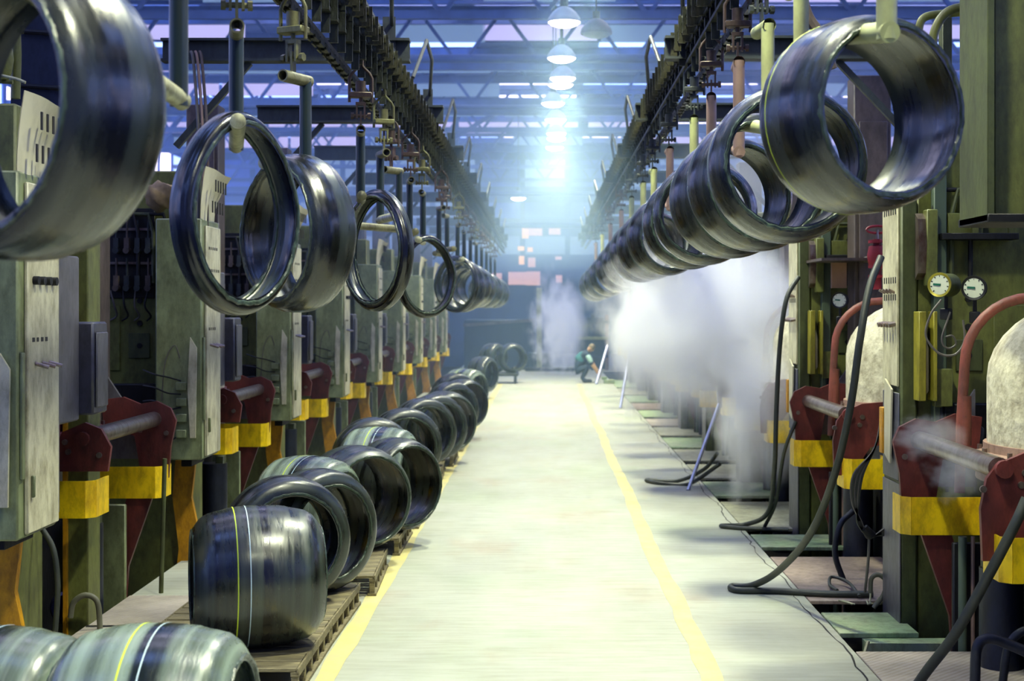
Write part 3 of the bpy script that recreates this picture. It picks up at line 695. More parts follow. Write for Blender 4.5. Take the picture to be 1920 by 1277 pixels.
# ------------------------------------------------------------------ presses and cabinets
def press_proto(side):
    """one curing press, built at D = 0; u is the distance outward from the front plane"""
    s = -1 if side == 'l' else 1; u0 = 2.70 if side == 'l' else 2.15
    def x(u): return s*(u0+u)
    t = thing('curing_press', '', 'press')
    def bx(name, m, ua, ub, va, vb, z0, z1, b=.008): return MB().box(x(ua), x(ub), va, vb, z0, z1, b).build(name, m, t)
    vs = .625 if side == 'l' else .03
    sf = bx('side_frame', OLIVE, .14 if side == 'l' else .215, 2.1, vs, vs+.42, -.6, 3.1, .012)
    MB().box(x(.70), x(1.1), vs-.012, vs, 1.50, 2.02, .004).build('access_plate', OLIVE, sf)
    for i in range(3): MB().cyl((x(.54), vs-.02, 1.70+.18*i), (x(.54), vs, 1.70+.18*i), .022, 10).build('plug', DARK, sf)
    MB().box(x(.46), x(.63), vs-.014, vs, 1.60, 1.80, .004).build('cover', OLIVE_D, sf)
    mf = MB().box(x(.36), x(.85), vs-.10, vs-.002, 1.05, 1.40, .01).build('manifold', DARK, sf)
    for i in range(5): MB().tube(spline([(x(.40+.09*i), vs-.10, 1.15+.05*(i % 3)), (x(.40+.09*i), vs-.17, 1.12+.05*(i % 3)), (x(.36+.09*i), vs-.17, .98), (x(.38+.09*i), vs-.10, .85)], 4), .012, 6).build('manifold_hose', HOSE, mf)
    bx('machine_bed', DARK, .55, 2.1, vs+.42, 3.45, -.6, .70)
    bx('rear_panel', OLIVE_D, 1.75, 2.1, vs+.42, 3.45, .70, 2.6)
    col = bx('column', BROWN, .50, .82, 3.22, 3.50, -.6, 4.0, .01)
    MB().box(x(.54), x(.78), 3.19, 3.22, .4, 3.6, .004).build('web', BROWN, col)
    bx('front_post', OLIVE_D, .30, .38, 2.55, 2.66, -.6, .62)
    bx('lower_panel', SAGE if side == 'l' else DARK, .25, .52, 3.02, 3.06, -.6, .62)
    # dome with plaster lagging on its flange
    cx, cyy = x(.88), 2.25
    prof = [(.64, 1.27), (.64, 1.62)]+[(.64*math.cos(a), 1.62+.46*math.sin(a)) for a in [i*PI/2/9 for i in range(1, 10)]]
    MB().lathe(prof, (cx, cyy, 0), n=40).build('dome', PLASTER, t)
    fg = MB().lathe([(.0, 1.08), (.70, 1.08), (.70, 1.22), (.66, 1.23), (.66, 1.275), (.0, 1.275)], (cx, cyy, 0), n=40).build('dome_flange', FLANGE if side == 'r' else PINK, t)
    for k in range(16):
        a = 2*PI*k/16; MB().cyl((cx+.68*math.cos(a), cyy+.68*math.sin(a), 1.22), (cx+.68*math.cos(a), cyy+.68*math.sin(a), 1.25), .014, 6).build('bolt', STEEL, fg)
    MB().lathe([(.45, .70), (.45, 1.08)], (cx, cyy, 0), n=28).build('mould_base', GREYB, t)
    # steam pipe bending over in front of the dome
    v = vs+.95 if side == 'l' else 2.75
    if side == 'l':
        path = [(x(.32), v-.65, 2.02), (x(.30), v-.35, 2.03)]+[(x(.28), v-.35+.38*math.sin(a), 1.65+.38*math.cos(a)) for a in [i*PI/2/8 for i in range(1, 9)]]+[(x(.28), v+.03, 1.3), (x(.28), v+.04, .95)]
    else:
        path = [(x(.80), v, 2.06), (x(.62), v, 2.06)]+[(x(.62)-s*.38*math.sin(a), v, 1.68+.38*math.cos(a)) for a in [i*PI/2/8 for i in range(1, 9)]]+[(x(.22), v, 1.35), (x(.21), v, .95)]
    pb = MB().tube(path, .030, 12).build('steam_pipe', REDPIPE, t)
    e = path[-3]; MB().cyl((e[0], e[1], 1.22), (e[0], e[1], 1.50), .038, 12).build('pipe_sleeve', REDPIPE, pb)
    # tilting arms, roller and guards
    near = [(-.02, 1.00), (-.04, 1.15), (.02, 1.26), (.12, 1.30), (.26, 1.24), (.31, 1.12), (.29, 1.0)]
    far = [(-.04, 1.19), (.0, 1.28), (.10, 1.33), (.22, 1.31), (.34, 1.36), (.50, 1.34), (.48, 1.14), (.26, 1.08), (.20, .72), (.02, .72), (.0, 1.0)]
    if side == 'r': near = [(.03, .74), (.02, 1.0), (.05, 1.15), (.10, 1.22), (.24, 1.28), (.50, 1.30), (.50, 1.0), (.30, .95), (.16, .74)]
    for v, poly in ((1.72, near), (3.28, far)):
        ap = MB().prism([(x(p), q) for p, q in poly], 'xz', v, v+.035).build('arm_plate', RED, t)
        MB().cyl((x(.13), v-.035, 1.20), (x(.13), v, 1.20), .045, 12).build('pivot_boss', RED, ap)
        for (uu, zz) in ((.03, 1.10), (.24, 1.18), (.22, 1.12)): MB().cyl((x(uu), v-.012, zz), (x(uu), v, zz), .018, 10).build('bolt', STEEL, ap)
    MB().cyl((x(.12), 1.75, 1.20), (x(.12), 3.28, 1.20), .055, 18).build('roller', STEEL, t)
    def guard(name, ua, ub, v0, v1, m, z0=.65):
        q = MB(); z1, w_ = z0+.225, .008
        a, b_ = x(ua), x(ub); lo, hi = min(a, b_), max(a, b_)
        c_ = .05
        pl = [(lo, v1), (lo, v0+c_), (lo+c_, v0), (hi, v0), (hi, v1)] if s > 0 else [(hi, v1), (hi, v0+c_), (hi-c_, v0), (lo, v0), (lo, v1)]
        for i in range(len(pl)-1):
            (xa, ya), (xb, yb) = pl[i], pl[i+1]
            q.bar((xa, ya, (z0+z1)/2), (xb, yb, (z0+z1)/2), w_, z1-z0)
        return q.build(name, m, t, smooth=False)
    guard('guard', -.02 if side == 'r' else .02, .55, 3.12, 3.36, YEL)
    guard('guard', .03 if side == 'l' else .09, .42, 1.60, 1.90, YEL, .65 if side == 'r' else .73)
    # bent red arm down into the trench
    pl = [(.10, .65), (.28, .65), (.42, .20), (.50, -.6), (.33, -.6), (.27, .16)]
    MB().prism([(x(p), q) for p, q in pl], 'xz', 3.16, 3.20).build('lever_arm', RED, t)
    # yellow curved leg plate under the cabinet, with a wheel
    pl = [(.06, .88), (.22, .88), (.25, .5), (.20, .1), (.28, -.6), (.0, -.6), (.02, .1), (.10, .5)]
    if side == 'l': MB().prism([(x(p), q) for p, q in pl], 'xz', .50, .55).build('leg_plate', YELD, t)
    else:
        MB().cyl((x(.30), 3.0, -.6), (x(.30), 3.0, .66), .026, 10).build('drain_pipe', GREENP, t)
        MB().cyl((x(.36), 3.0, -.6), (x(.36), 3.0, .66), .012, 8).build('drain_pipe', PIPEP, t)
    MB().lathe([(.0, -.03), (.10, -.04), (.28, -.03), (.32, -.04), (.32, .04), (.0, .04)], (x(.52), .85, .30), 'y', 28).build('flywheel', RED if side == 'l' else DARK, t)
    MB().cyl((x(.40), 2.6, -.6), (x(.40), 2.6, .55), .12, 18).build('hydraulic_cylinder', DARKB, t)
    MB().cyl((x(.40), 1.3, -.6), (x(.40), 1.3, .72), .07, 14).build('hydraulic_cylinder', DARKB, t)
    MB().prism([(x(.5), 1.5), (x(.5), .9), (x(.1), .9)], 'xz', 3.42, 3.45).build('rib_plate', GREYP, t)
    # valve cluster on a flat dark plate that paints the shade of an opening
    if side == 'l':
        rc = MB().box(x(.42), x(.82), vs-.014, vs, 2.08, 2.80, .004).build('recess_plate', DARK, t)
        for i in range(8):
            uu = .46+.085*(i % 4); zz = 2.16+.3*(i//4)
            MB().cyl((x(uu), vs-.09, zz), (x(uu), vs-.014, zz), .026, 10).box(x(uu-.02), x(uu+.02), vs-.075, vs-.035, zz+.02, zz+.10).cyl((x(uu), vs-.055, zz+.10), (x(uu), vs-.055, zz+.24), .009, 6).build('valve', BROWN if i % 3 == 0 else BEAM, rc)
        for i in range(4):
            MB().tube(spline([(x(.46+.1*i), vs-.06, 2.14), (x(.48+.08*i), vs-.09, 2.02), (x(.44+.09*i), vs-.06, 1.94), (x(.48+.1*i), vs-.02, 1.9)], 4), .008, 6).build('cable', WIRE if i % 2 else DARK, rc)
        for q_ in (2.35, 2.62): MB().box(x(.44), x(.80), vs-.05, vs-.03, q_, q_+.02).build('rail', STEEL, rc)
    for i in range(3):
        MB().tube([(x(.30+.12*i), vs-.05, 2.2), (x(.30+.12*i), vs-.06, 2.6), (x(.34+.12*i), vs-.05, 2.75), (x(.55+.12*i), vs-.04, 2.75)], .016, 8).build('service_pipe', OLIVE_D if i % 2 else DARK, t)
    return t
def cabinet_proto(side):
    t = thing('control_cabinet', '', 'cabinet')
    if side == 'l':
        x1, x0, y0, y1, z0, z1 = -2.60, -2.95, 0, .56, .85, 2.68
        MB().box(x0, x1, y0, y1, z0, z1, .01).build('body', SAGE, t)
        MB().box(x0, x1-.0, y1, .62, z0+.05, z1, .01).build('flank', GREYP, t)
        dr = MB().box(x1, x1+.022, .08, .54, z0+.02, z1-.05, .006).build('door', CREAM, t)
        MB().box(x1+.022, x1+.04, .12, .14, 1.05, 1.16, .004).build('hinge', SAGE, dr)
        MB().box(x1+.0, x1+.016, .02, .06, z0+.3, z1-.9, .004).build('latch_strip', SAGE, t)
        q = MB(); r_ = random.Random(2)
        for z, n in ((2.28, 6), (1.83, 4), (2.45, 5)):
            for i in range(n): q.box(x1+.0221, x1+.0235, .14+i*.062, .14+i*.062+.025+r_.uniform(0, .015), z, z+.022)
        q.build('lettering', INK, dr, smooth=False)
        for i in range(4): MB().cyl((x1+.022, .16+i*.09, 2.14), (x1+.05, .16+i*.09, 2.14), .022, 10).build('knob', DARK, dr)
        for i in range(3): MB().cyl((x1+.022, .18+i*.10, 1.72), (x1+.085, .20+i*.10, 1.70), .010, 8).build('switch', STEEL, dr)
        # warped instruction sheet on top
        pts = []; n = 8
        for i in range(n+1):
            for j in range(5):
                v = j/4; u = i/n
                pts.append((x1-.02+.10*v*v*(.4+u)+.015*math.sin(6*u), .03+.46*u, z1-.02+.42*v*(1-.12*u)))
        sh = MB().add(pts, [(i*5+j, (i+1)*5+j, (i+1)*5+j+1, i*5+j+1) for i in range(n) for j in range(4)])
        sh.v += [(a+.004, b, c) for a, b, c in pts]; k = len(pts); sh.f += [tuple(q+k for q in f[::-1]) for f in sh.f]
        st = sh.build('instruction_sheet', PAPER, t)
        q = MB()
        for z in (.10, .26):
            for i in range(5): q.box(x1+.045+.15*z, x1+.052+.15*z, .08+i*.085, .10+i*.085, z1+z-.05, z1+z+.04)
        q.build('lettering', INK, st, smooth=False)
        # screen box on a bracket, and notice board hanging on the flank
        sb = MB().box(x1-.16, x1-.02, 1.25, 1.52, 1.38, 1.92, .012).build('terminal_box', GREYB, t)
        MB().box(x1-.02, x1-.005, 1.28, 1.49, 1.42, 1.86, .008).build('terminal_screen', GREYP, sb)
        MB().box(x1-.24, x1-.16, 1.27, 1.50, 1.42, 1.88, .01).build('terminal_housing', DARK, sb)
        MB().box(x1-.22, x1-.10, .62, 1.25, 1.35, 2.30, .01).build('back_panel', GREYP, t)
        bd = MB().prism([(x0+.27, 1.02), (x0+.31, 1.02), (x0+.32, 1.7), (x0+.27, 1.78), (x0+.25, 1.4)], 'xz', -.03, -.012).build('terminal_strip', CREAM, t)
        for i in range(4): MB().box(x0+.16, x0+.24, -.03, 0, 1.02+.12*i, 1.08+.12*i, .004).build('cable_clip', SAGE, t)
        for i in range(5): MB().tube(spline([(x0+.20, -.02, 1.05+.10*i), (x0+.10, -.03, 1.0+.12*i), (x0+.0, -.02, 1.1+.1*i), (x0-.12, .1, 1.05+.12*i)], 5), .006, 6).build('cable', DARK, t)
        MB().tube(spline([(x0+.05, -.012, 1.3), (x0+.08, -.014, 1.6), (x0+.15, -.015, 1.72), (x0+.19, -.014, 1.62)], 5), .004, 6).build('wire_loop', WIRE, t)
        MB().box(x1-.18, x1-.1, .1, .5, z0-.06, z0, .004).build('cable_gland', DARK, t)
    else:
        x0, x1, y0, y1, z0, z1 = 2.256, 2.36, 0, .46, -.6, 2.70
        MB().box(x0, x1, y0, y1, z0, z1, .012).build('body', OLIVE_D, t)
        MB().box(x0-.008, x0, .0, .46, -.6, .88, .003).build('kick_plate', GREYP, t)
        dr = MB().box(x0-.016, x0, .03, .43, 1.50, 2.66, .005).build('door', CREAM, t)
        for i, m in enumerate((LEDG, LEDY, LEDR)): MB().cyl((x0-.016, .10+i*.09, 2.685), (x0-.04, .10+i*.09, 2.685), .02, 12).build('indicator_lamp', m, t)
        q = MB()
        for z in (2.60, 2.16, 2.05):
            for i in range(6): q.box(x0-.0175, x0-.016, .06+i*.06, .085+i*.06, z, z+.04)
        q.build('lettering', INK, dr, smooth=False)
        for i in range(5): MB().cyl((x0-.016, .08+i*.075, 1.90), (x0-.06, .08+i*.075, 1.89), .016, 10).build('knob', STEEL, dr)
        for i in range(4): MB().cyl((x0-.016, .10+i*.085, 2.10), (x0-.055, .10+i*.085, 2.12), .009, 8).build('switch', STEEL, dr)
        MB().box(x0-.012, x0, .02, .44, .9, 1.46, .005).build('lower_door', GREYB, t)
        nb = MB().obox((x0-.03, .22, 1.27), (.006, 0, 0), (0, .09, .03), (0, -.02, .24)).build('notice_board', PAPER, t)
        MB().box(x0-.05, x0-.014, .30, .38, 1.05, 1.35, .004).build('yellow_bracket', YELD, t)
        # mirror-like edge boxes on the face towards the camera
        e1 = MB().box(x1+.03, x1+.10, -.12, -.02, 2.14, 2.62, .006).build('signal_box', OLIVE, t)
        MB().prism([(-.02, 2.18), (-.02, 2.60), (-.09, 2.56), (-.12, 2.40), (-.09, 2.22)], 'yz', x1-.02, x1+.03).build('curved_cover', STEEL, e1)
        e2 = MB().box(x1-.03, x1+.015, -.16, -.02, 1.42, 1.98, .004).box(x1+.06, x1+.085, -.16, -.02, 1.42, 1.98, .004).build('card_holder', YELO, t)
        MB().prism([(x1+.017, 1.84), (x1+.045, 1.75), (x1+.045, 1.48), (x1+.03, 1.46)], 'xz', -.10, -.09).build('card', PAPER, e2)
        MB().box(x1+.085, x1+.20, -.10, -.02, 1.38, 1.62, .006).build('junction_box', OLIVE, t)
        MB().tube(spline([(x1+.14, -.06, 1.38), (x1+.14, -.06, 1.24), (x1+.18, -.06, 1.14)], 5), .012, 8).build('cable', DARK, t)
        MB().box(x1+.09, x1+.17, -.06, .02, 1.0, 3.0, .006).build('channel', GREENP, t)
        MB().box(x1+.12, x1+.60, -.14, .02, 2.43, 2.47, .003).build('shelf', DARK, t)
        MB().box(x1+.18, x1+.40, -.06, .02, 2.47, 2.60, .004).build('shelf_gusset', OLIVE, t)
        for dx_ in (.0, .23): MB().prism([(x1+.32+dx_, 2.47), (x1+.36+dx_, 2.47), (x1+.36+dx_, 2.86), (x1+.32+dx_, 2.86)], 'xz', -.10, -.07).build('shelf_bracket', OLIVE, t)
    return t
DL = [7.1+3.8*i for i in range(9)]; DR = [5.45+3.68*i for i in range(10)]
names = {'l': 'left', 'r': 'right'}
for side, DS in (('l', DL), ('r', DR)):
    pr, cb = press_proto(side), cabinet_proto(side)
    for i, D in enumerate(DS):
        o = pr if i == 0 else copy_tree(pr); o.location = (0, D, 0)
        o['label'] = f'{ORD[i]} olive curing press with red arms and yellow guards, {names[side]} row'; o['group'] = f'curing presses of the {names[side]} row'
        if side == 'r' and i == 0:
            continue
        c = cb if i == (0 if side == 'l' else 1) else copy_tree(cb); c.location = (0, D, 0)
        k = i if side == 'l' else i-1
        c['label'] = (f'{ORD[k]} sage control cabinet with a cream door, left press row' if side == 'l' else f'{ORD[k]} tall grey control cabinet with indicator lamps, right press row')
        c['group'] = f'control cabinets of the {names[side]} row'

# the nearest right press shows no column in front of the next side frame
c_ = [o for o in pr.children if o.name.startswith('column')][0]
for g in list(c_.children)+[c_]: bpy.data.objects.remove(g)
# ------------------------------------------------------------------ gauges on the right
def gauge(px, py, d, rad, ln, face, label, bez, m_case):
    x, y, z = P(px, py, d)
    t = thing('pressure_gauge', label, 'gauge', (x, y, z), math.radians(face), 'pressure gauges of the right presses')
    MB().lathe([(rad, 0), (rad, ln), (rad*.7, ln+.01), (0, ln+.01)], axis='y', n=28).build('case', m_case, t, False)
    MB().lathe([(rad*.84, -.004), (rad*1.04, -.010), (rad*1.06, 0), (rad, .012)], axis='y', n=28).build('bezel', bez, t, False)
    dl = MB().lathe([(0, -.002), (rad*.88, -.002)], axis='y', n=28).build('dial', GLASSD, t, False)
    MB().bar((-rad*.55, -.006, .004), (rad*.1, -.006, .0), .004, .012).build('needle', mat('needle_green', (.05, .40, .30), .5), dl, False)
    q = MB()
    for k in range(9):
        a = math.radians(-45+k*33.75); q.bar((math.cos(a)*rad*.68, -.004, math.sin(a)*rad*.68), (math.cos(a)*rad*.8, -.004, math.sin(a)*rad*.8), .002, .006)
    q.build('scale_marks', INK, dl, False)
    MB().cyl((0, ln*.6, -rad), (0, ln*.6, -rad-.09), .012, 8).build('stem', DARK, t, False)
    MB().box(-.03, .03, ln*.6-.03, ln*.6+.03, -rad-.14, -rad-.07, .006).build('valve_block', DARK, t, False)
    return t
gauge(1762, 534, 8.6, .070, .16, -38, 'brass-rimmed gauge with a long drum case, left of the white one', BRASS, OLIVE_D)
gauge(1826, 540, 8.55, .070, .09, -22, 'white dial gauge with a green needle beside the brass-rimmed one', DARK, DARK)
gauge(1574, 563, 12.2, .066, .08, -20, 'small white dial gauge on the second right press', DARK, DARK)
def hose(name, pts, r, m, label, cat='hose', group=None, n=8, seg=10):
    o = MB().tube(spline(pts, n), r, seg).build(name, m)
    return tag(o, label, cat, group)
d = 8.5
hose('capillary_tube', [P(1765, 562, d), P(1745, 590, d), P(1736, 630, d), P(1760, 662, d), P(1790, 665, d), P(1808, 640, d), P(1806, 600, d)], .007, WIRE, 'thin capillary tube looping below the brass-rimmed gauge', 'tube', seg=6)
hose('capillary_tube', [P(1782, 585, d+.1), P(1766, 635, d+.1), P(1776, 653, d+.1), P(1792, 646, d+.1), P(1786, 630, d+.1), P(1772, 632, d+.1)], .006, WIRE, 'small curl of capillary tube inside the larger loop', 'tube', seg=6)

t = thing('handwheel_valve', 'crimson valve with a handwheel on the second right press', 'valve', P(1645, 480, 12.0))
q = MB(); lx, ly, lz = t.location
q.cyl((lx, ly, lz-.28), (lx, ly, lz+.14), .035, 12); q.lathe([(0, -.10), (.07, -.08), (.085, 0), (.07, .08), (0, .10)], (lx, ly, lz), n=18); q.build('body', mat('crimson_paint', (.58, .12, .16), .45, var=.3), t)
for zz in (-.17, -.09, .12): MB().lathe([(0, -.012), (.075, -.012), (.075, .012), (0, .012)], (lx, ly, lz+zz), n=16).build('flange', MATS['crimson_paint'], t)
MB().tube([(lx+.09*math.cos(a), ly, lz+.22+.03*math.sin(a)) for a in [k*PI/8 for k in range(16)]], .010, 6, closed=True).build('handwheel', MATS['crimson_paint'], t)
MB().cyl((lx, ly, lz+.12), (lx, ly, lz+.22), .012, 8).build('spindle', STEEL, t)
MB().cyl((lx-.02, ly, lz-.02), (lx-.02, ly+.85, lz-.02), .03, 10).build('connecting_pipe', BROWN, t)
t = thing('steel_shelf', 'brown steel shelf with a gusset above the small gauge, second right press', 'shelf', P(1575, 490, 12.3))
MB().box(X(1532, 12.3), X(1622, 12.3), 12.1, 12.9, Zp(490, 12.3), Zp(485, 12.3)).build('plate', BROWN, t)
MB().box(X(1562, 12.3), X(1590, 12.3), 12.35, 12.4, Zp(540, 12.3), Zp(492, 12.3)).build('gusset', CARD, t)
# near right hood of the first press, with pipes above
t = thing('press_hood', 'big olive sheet-metal hood at the upper right edge', 'hood', (X(1850, 7.0), 7.0, 2.4))
MB().box(X(1862, 7.0), X(1862, 7.0)+1.3, 7.0, 7.4, Zp(408, 7.0), 5.4, .012).build('casing', OLIVE, t)
MB().box(X(1848, 6.98), X(1862, 6.98), 6.95, 7.42, Zp(416, 7.0), 5.4, .004).build('edge_flange', OLIVE_D, t)
MB().box(X(1848, 6.98), X(1862, 6.98)+1.3, 6.94, 7.44, Zp(418, 7.0), Zp(402, 7.0), .004).build('bottom_seal', DARK, t)
hose('bent_pipe', [P(1860, 12, 8.2), P(1800, 14, 8.2), P(1770, 28, 8.2), P(1752, 60, 8.2), P(1748, 100, 8.2)], .026, OLIVE, 'front olive pipe bending down beside the upper right hood', 'pipe', 'pipes by the right hood')
hose('bent_pipe', [P(1860, 20, 8.5), P(1790, 24, 8.5), P(1735, 32, 8.5), P(1722, 60, 8.5), P(1718, 100, 8.5)], .024, OLIVE, 'rear olive pipe bending down behind the front one at upper right', 'pipe', 'pipes by the right hood')
o = MB().box(X(1765, 9.25), X(1783, 9.25), 9.22, 9.32, 3.1, Zp(20, 9.25), .004).build('steel_post', OLIVE_D); tag(o, 'thin dark olive post under the bent pipes at upper right', 'post')
o = MB().tube(spline([P(1500, -20, 7.6), P(1515, 30, 7.6), P(1540, 70, 7.6), P(1560, 130, 7.6)], 6), .03, 8).build('flexible_hose', BROWN); tag(o, 'brown flexible hose arching behind the nearest right tyres', 'hose')

# ------------------------------------------------------------------ upper left pipework
t = thing('olive_pipework', 'olive pipe with a bend and a round vessel at the upper left edge', 'pipework', (X(20, 7.9), 7.9, 2.9))
MB().tube(spline([P(-40, 5, 7.9), P(0, 12, 7.9), P(25, 40, 7.9), P(31, 90, 7.9), P(29, 185, 7.9)], 6), .026, 12).build('bend', OLIVE, t)
MB().cyl(P(28, -40, 8.0), P(28, 40, 8.0), .02, 10).build('riser', OLIVE_D, t)
vx, vy, vz = P(2, 112, 7.8)
MB().lathe([(.0, .10), (.035, .095), (.06, .06), (.066, .0), (.055, -.07), (.04, -.11), (.0, -.11)], (vx, vy, vz), n=24).build('vessel', OLIVE, t)
MB().cyl(P(-5, 152, 7.8), P(24, 154, 7.8), .012, 8).build('branch', OLIVE, t)
MB().tube(spline([P(-5, 140, 7.6), P(30, 148, 7.6), P(48, 155, 7.6)], 4), .008, 8).build('handle', PEG, t)
t = thing('steel_column', 'olive column with a yellow edge behind the huge blurred tyre', 'column', (X(140, 9.0), 9.0, -.6))
MB().box(X(122, 9.0), X(165, 9.0), 9.0, 9.25, -.6, 5.2, .008).build('web', OLIVE, t)
MB().box(X(118, 8.98), X(126, 8.98), 8.97, 9.28, -.6, 5.2, .003).build('edge', YELD, t)
t = thing('back_board', 'dark board with ribs behind the instruction sheet at upper left', 'board', (X(75, 10.2), 10.2, 1.9))
MB().box(X(20, 10.2), X(120, 10.2), 10.2, 10.25, 1.6, 4.6).build('board', DARKB, t)
for py in (58, 160): MB().cyl(P(30, py, 10.15), P(122, py+6, 10.15), .018, 8).build('rib', DARK, t)
t = thing('cloth_bundle', 'crumpled beige cloth bundle on top of the left press frame', 'cloth', P(305, 380, 11.3))
bm = bmesh.new(); bmesh.ops.create_icosphere(bm, subdivisions=3, radius=.14)
for v in bm.verts: v.co = Vector((v.co.x*1.0, v.co.y*.8, v.co.z*.8))*(1+.16*math.sin(v.co.x*41+v.co.z*27)*math.cos(v.co.y*33)+.10*math.sin(v.co.z*70+v.co.x*50))
me = bpy.data.meshes.new('cloth'); bm.to_mesh(me); bm.free(); me.polygons.foreach_set('use_smooth', [True]*len(me.polygons)); me.materials.append(mat('beige_cloth', (.62, .52, .36), .85, col2=(.42, .36, .26), scale=9)); inst('cloth', me, t, (0, 0, .05))
# vertical cables in front of the left column
for i, px in enumerate((372, 380, 388)):
    hose('drop_cable', [(X(px-14, 11.2), 11.2, 4.0), P(px-10, 110, 11.18), P(px-4, 180, 11.15), P(px, 250, 11.1), P(px+1, 330, 11.1), P(px, 440, 11.1)], .012, [WIRE, PIPEP, BROWN][i], ['brown cable dropping beside the thick pipe hook, outer left', 'pinkish cable dropping beside the thick pipe hook, middle', 'dark cable dropping beside the thick pipe hook, inner right'][i], 'cable', 'drop cables', seg=6)

# left lower hoses
hose('water_hose', [P(132, 1158, 8.9), P(138, 1130, 8.9), P(160, 1116, 8.9), P(182, 1128, 8.9), P(187, 1170, 8.9), P(187, 1200, 8.9)], .018, HOSEG, 'short grey hose arching out of the left trench')
hose('water_hose', [P(78, 990, 8.0), P(100, 1030, 8.0), P(108, 1090, 8.0), P(106, 1150, 8.0), P(100, 1230, 8.0)], .016, HOSE, 'dark hose dropping from under the nearest left cabinet')
o = MB().lathe([(.0, -.03), (.09, -.03), (.11, 0), (.09, .03), (.0, .03)], P(125, 1140, 9.3), 'y', 22).build('blue_flange', mat('blue_enamel', (.22, .24, .50), .4)); tag(o, 'round blue flange behind the arching grey hose', 'flange')
o = MB().cyl(P(309, 860, 10.0), P(302, 1112, 10.0), .016, 10).build('vertical_pipe', OLIVE_D); tag(o, 'thin dark vertical pipe beside the red lever at left', 'pipe')

# ------------------------------------------------------------------ right hoses, cables and rods
dh = 9.3
hose('rubber_hose', [P(1652, 482, 9.0), P(1630, 540, 8.9), P(1612, 640, 8.8), P(1595, 760, 8.8), P(1565, 890, 8.9), P(1520, 1000, 9.2), P(1460, 1070, 9.8), P(1410, 1098, 10.15), (X(1372, 10.25), 10.25, .02), (X(1380, 10.2), 10.1, .02), (X(1450, 10.12), 10.08, .02), (X(1550, 10.0), 9.98, .02), (X(1640, 9.9), 9.95, .025)], .024, HOSE, 'long dark hose looping from the right cabinet down to the floor')
hose('rubber_hose', [P(1925, 935, 6.9), P(1900, 990, 6.9), P(1850, 1085, 7.0), P(1790, 1190, 7.1), P(1735, 1262, 7.25), P(1690, 1330, 7.4)], .027, HOSE, 'thick hose crossing the lower right corner')
hose('rubber_hose', [P(1497, 520, 12.6), P(1475, 560, 12.5), P(1463, 640, 12.5), P(1456, 760, 12.5), P(1452, 880, 12.5), P(1440, 960, 12.7), (X(1400, 13.2), 13.2, .02), (X(1352, 13.1), 13.1, .02), (X(1400, 12.9), 12.95, .02), (X(1480, 12.8), 12.85, .02)], .021, HOSE, 'thin dark hose hanging in front of the steam')
hose('rubber_hose', [P(1492, 790, 12.4), P(1470, 850, 12.4), P(1455, 940, 12.6), P(1435, 985, 12.9), (X(1425, 13.2), 13.2, -.1)], .016, HOSE, 'dark cable dropping beside the thin hose into the slot')
hose('rubber_hose', [P(1345, 850, 16.0), P(1320, 880, 16.3), (X(1270, 16.5), 16.5, .02), (X(1213, 16.6), 16.6, .02), (X(1235, 16.3), 16.3, .02), (X(1290, 16.2), 16.2, .02), P(1350, 870, 15.8)], .022, HOSE, 'hose lying in a flat loop on the floor behind the leaning rod')
hose('rubber_hose', [(X(1570, 10.1), 10.1, .02), (X(1556, 10.25), 10.25, .03), (X(1562, 10.4), 10.45, .05), (X(1590, 10.3), 10.3, .04), (X(1612, 9.9), 9.9, .02)], .012, HOSE, 'small loop of cable on the rosy floor plate')
hose('rubber_hose', [P(1632, 1112, 9.6), P(1634, 1085, 9.6), P(1648, 1078, 9.6), P(1662, 1092, 9.6), P(1655, 1118, 9.6), P(1638, 1140, 9.6)], .016, HOSEG, 'curled dusty hose end at the foot of the right cabinet')
hose('rubber_hose', [P(1600, 958, 10.6), P(1575, 985, 10.6), P(1566, 1040, 10.6), P(1585, 1100, 10.6), P(1590, 1150, 10.6)], .022, DARKB, 'purple-black hose bulging under the second right press')
hose('rubber_hose', [P(1828, 1280, 6.9), P(1832, 1215, 6.9), P(1855, 1197, 6.9), P(1900, 1212, 6.9), P(1940, 1230, 6.9)], .026, DARKB, 'dark corrugated hose at the lower right edge')
hose('rubber_hose', [P(1880, 1280, 7.2), P(1890, 1215, 7.2), P(1915, 1185, 7.2), P(1950, 1180, 7.2)], .022, DARKB, 'second dark hose behind the corrugated one at lower right')
t = thing('cable_coil', 'bundle of grey cables tied in a hanging coil beside the right cabinet', 'cable', P(1625, 1000, 9.6))
for i in range(6):
    k = i*5
    MB().tube(spline([P(1655, 790-k, 9.55), P(1640, 840, 9.55), P(1618-k*.7, 890, 9.55), P(1604-k*.5+6, 940, 9.55), P(1608+k*.3, 980, 9.55), P(1628, 1002+k*.3, 9.55), P(1660, 1003-k*.5, 9.55)], 6), .008, 6).build('cable', WIRE if i % 2 else HOSE, t)
MB().cyl(P(1620, 990, 9.54), P(1636, 1006, 9.54), .03, 10).build('tie', DARK, t)
MB().tube(spline([P(1630, 1005, 9.55), P(1628, 1050, 9.55), P(1622, 1110, 9.6)], 4), .010, 6).build('cable_tail', WIRE, t)
def rod(p0, p1, r, label):
    o = MB().cyl(p0, p1, r, 10).build('metal_rod', RODS); return tag(o, label, 'rod', 'rods leaning along the right side')
rod((X(1290, 15.8), 15.8, .0), P(1348, 758, 16.6), .020, 'long bright rod leaning beside the steam cloud')
rod((X(1163, 28.8), 28.8, .0), P(1184, 640, 29.5), .03, 'bright rod leaning farther back, second from the steam')
rod((X(1118, 38.0), 38.0, .0), P(1139, 648, 38.6), .034, 'bright rod standing by the crouching person')
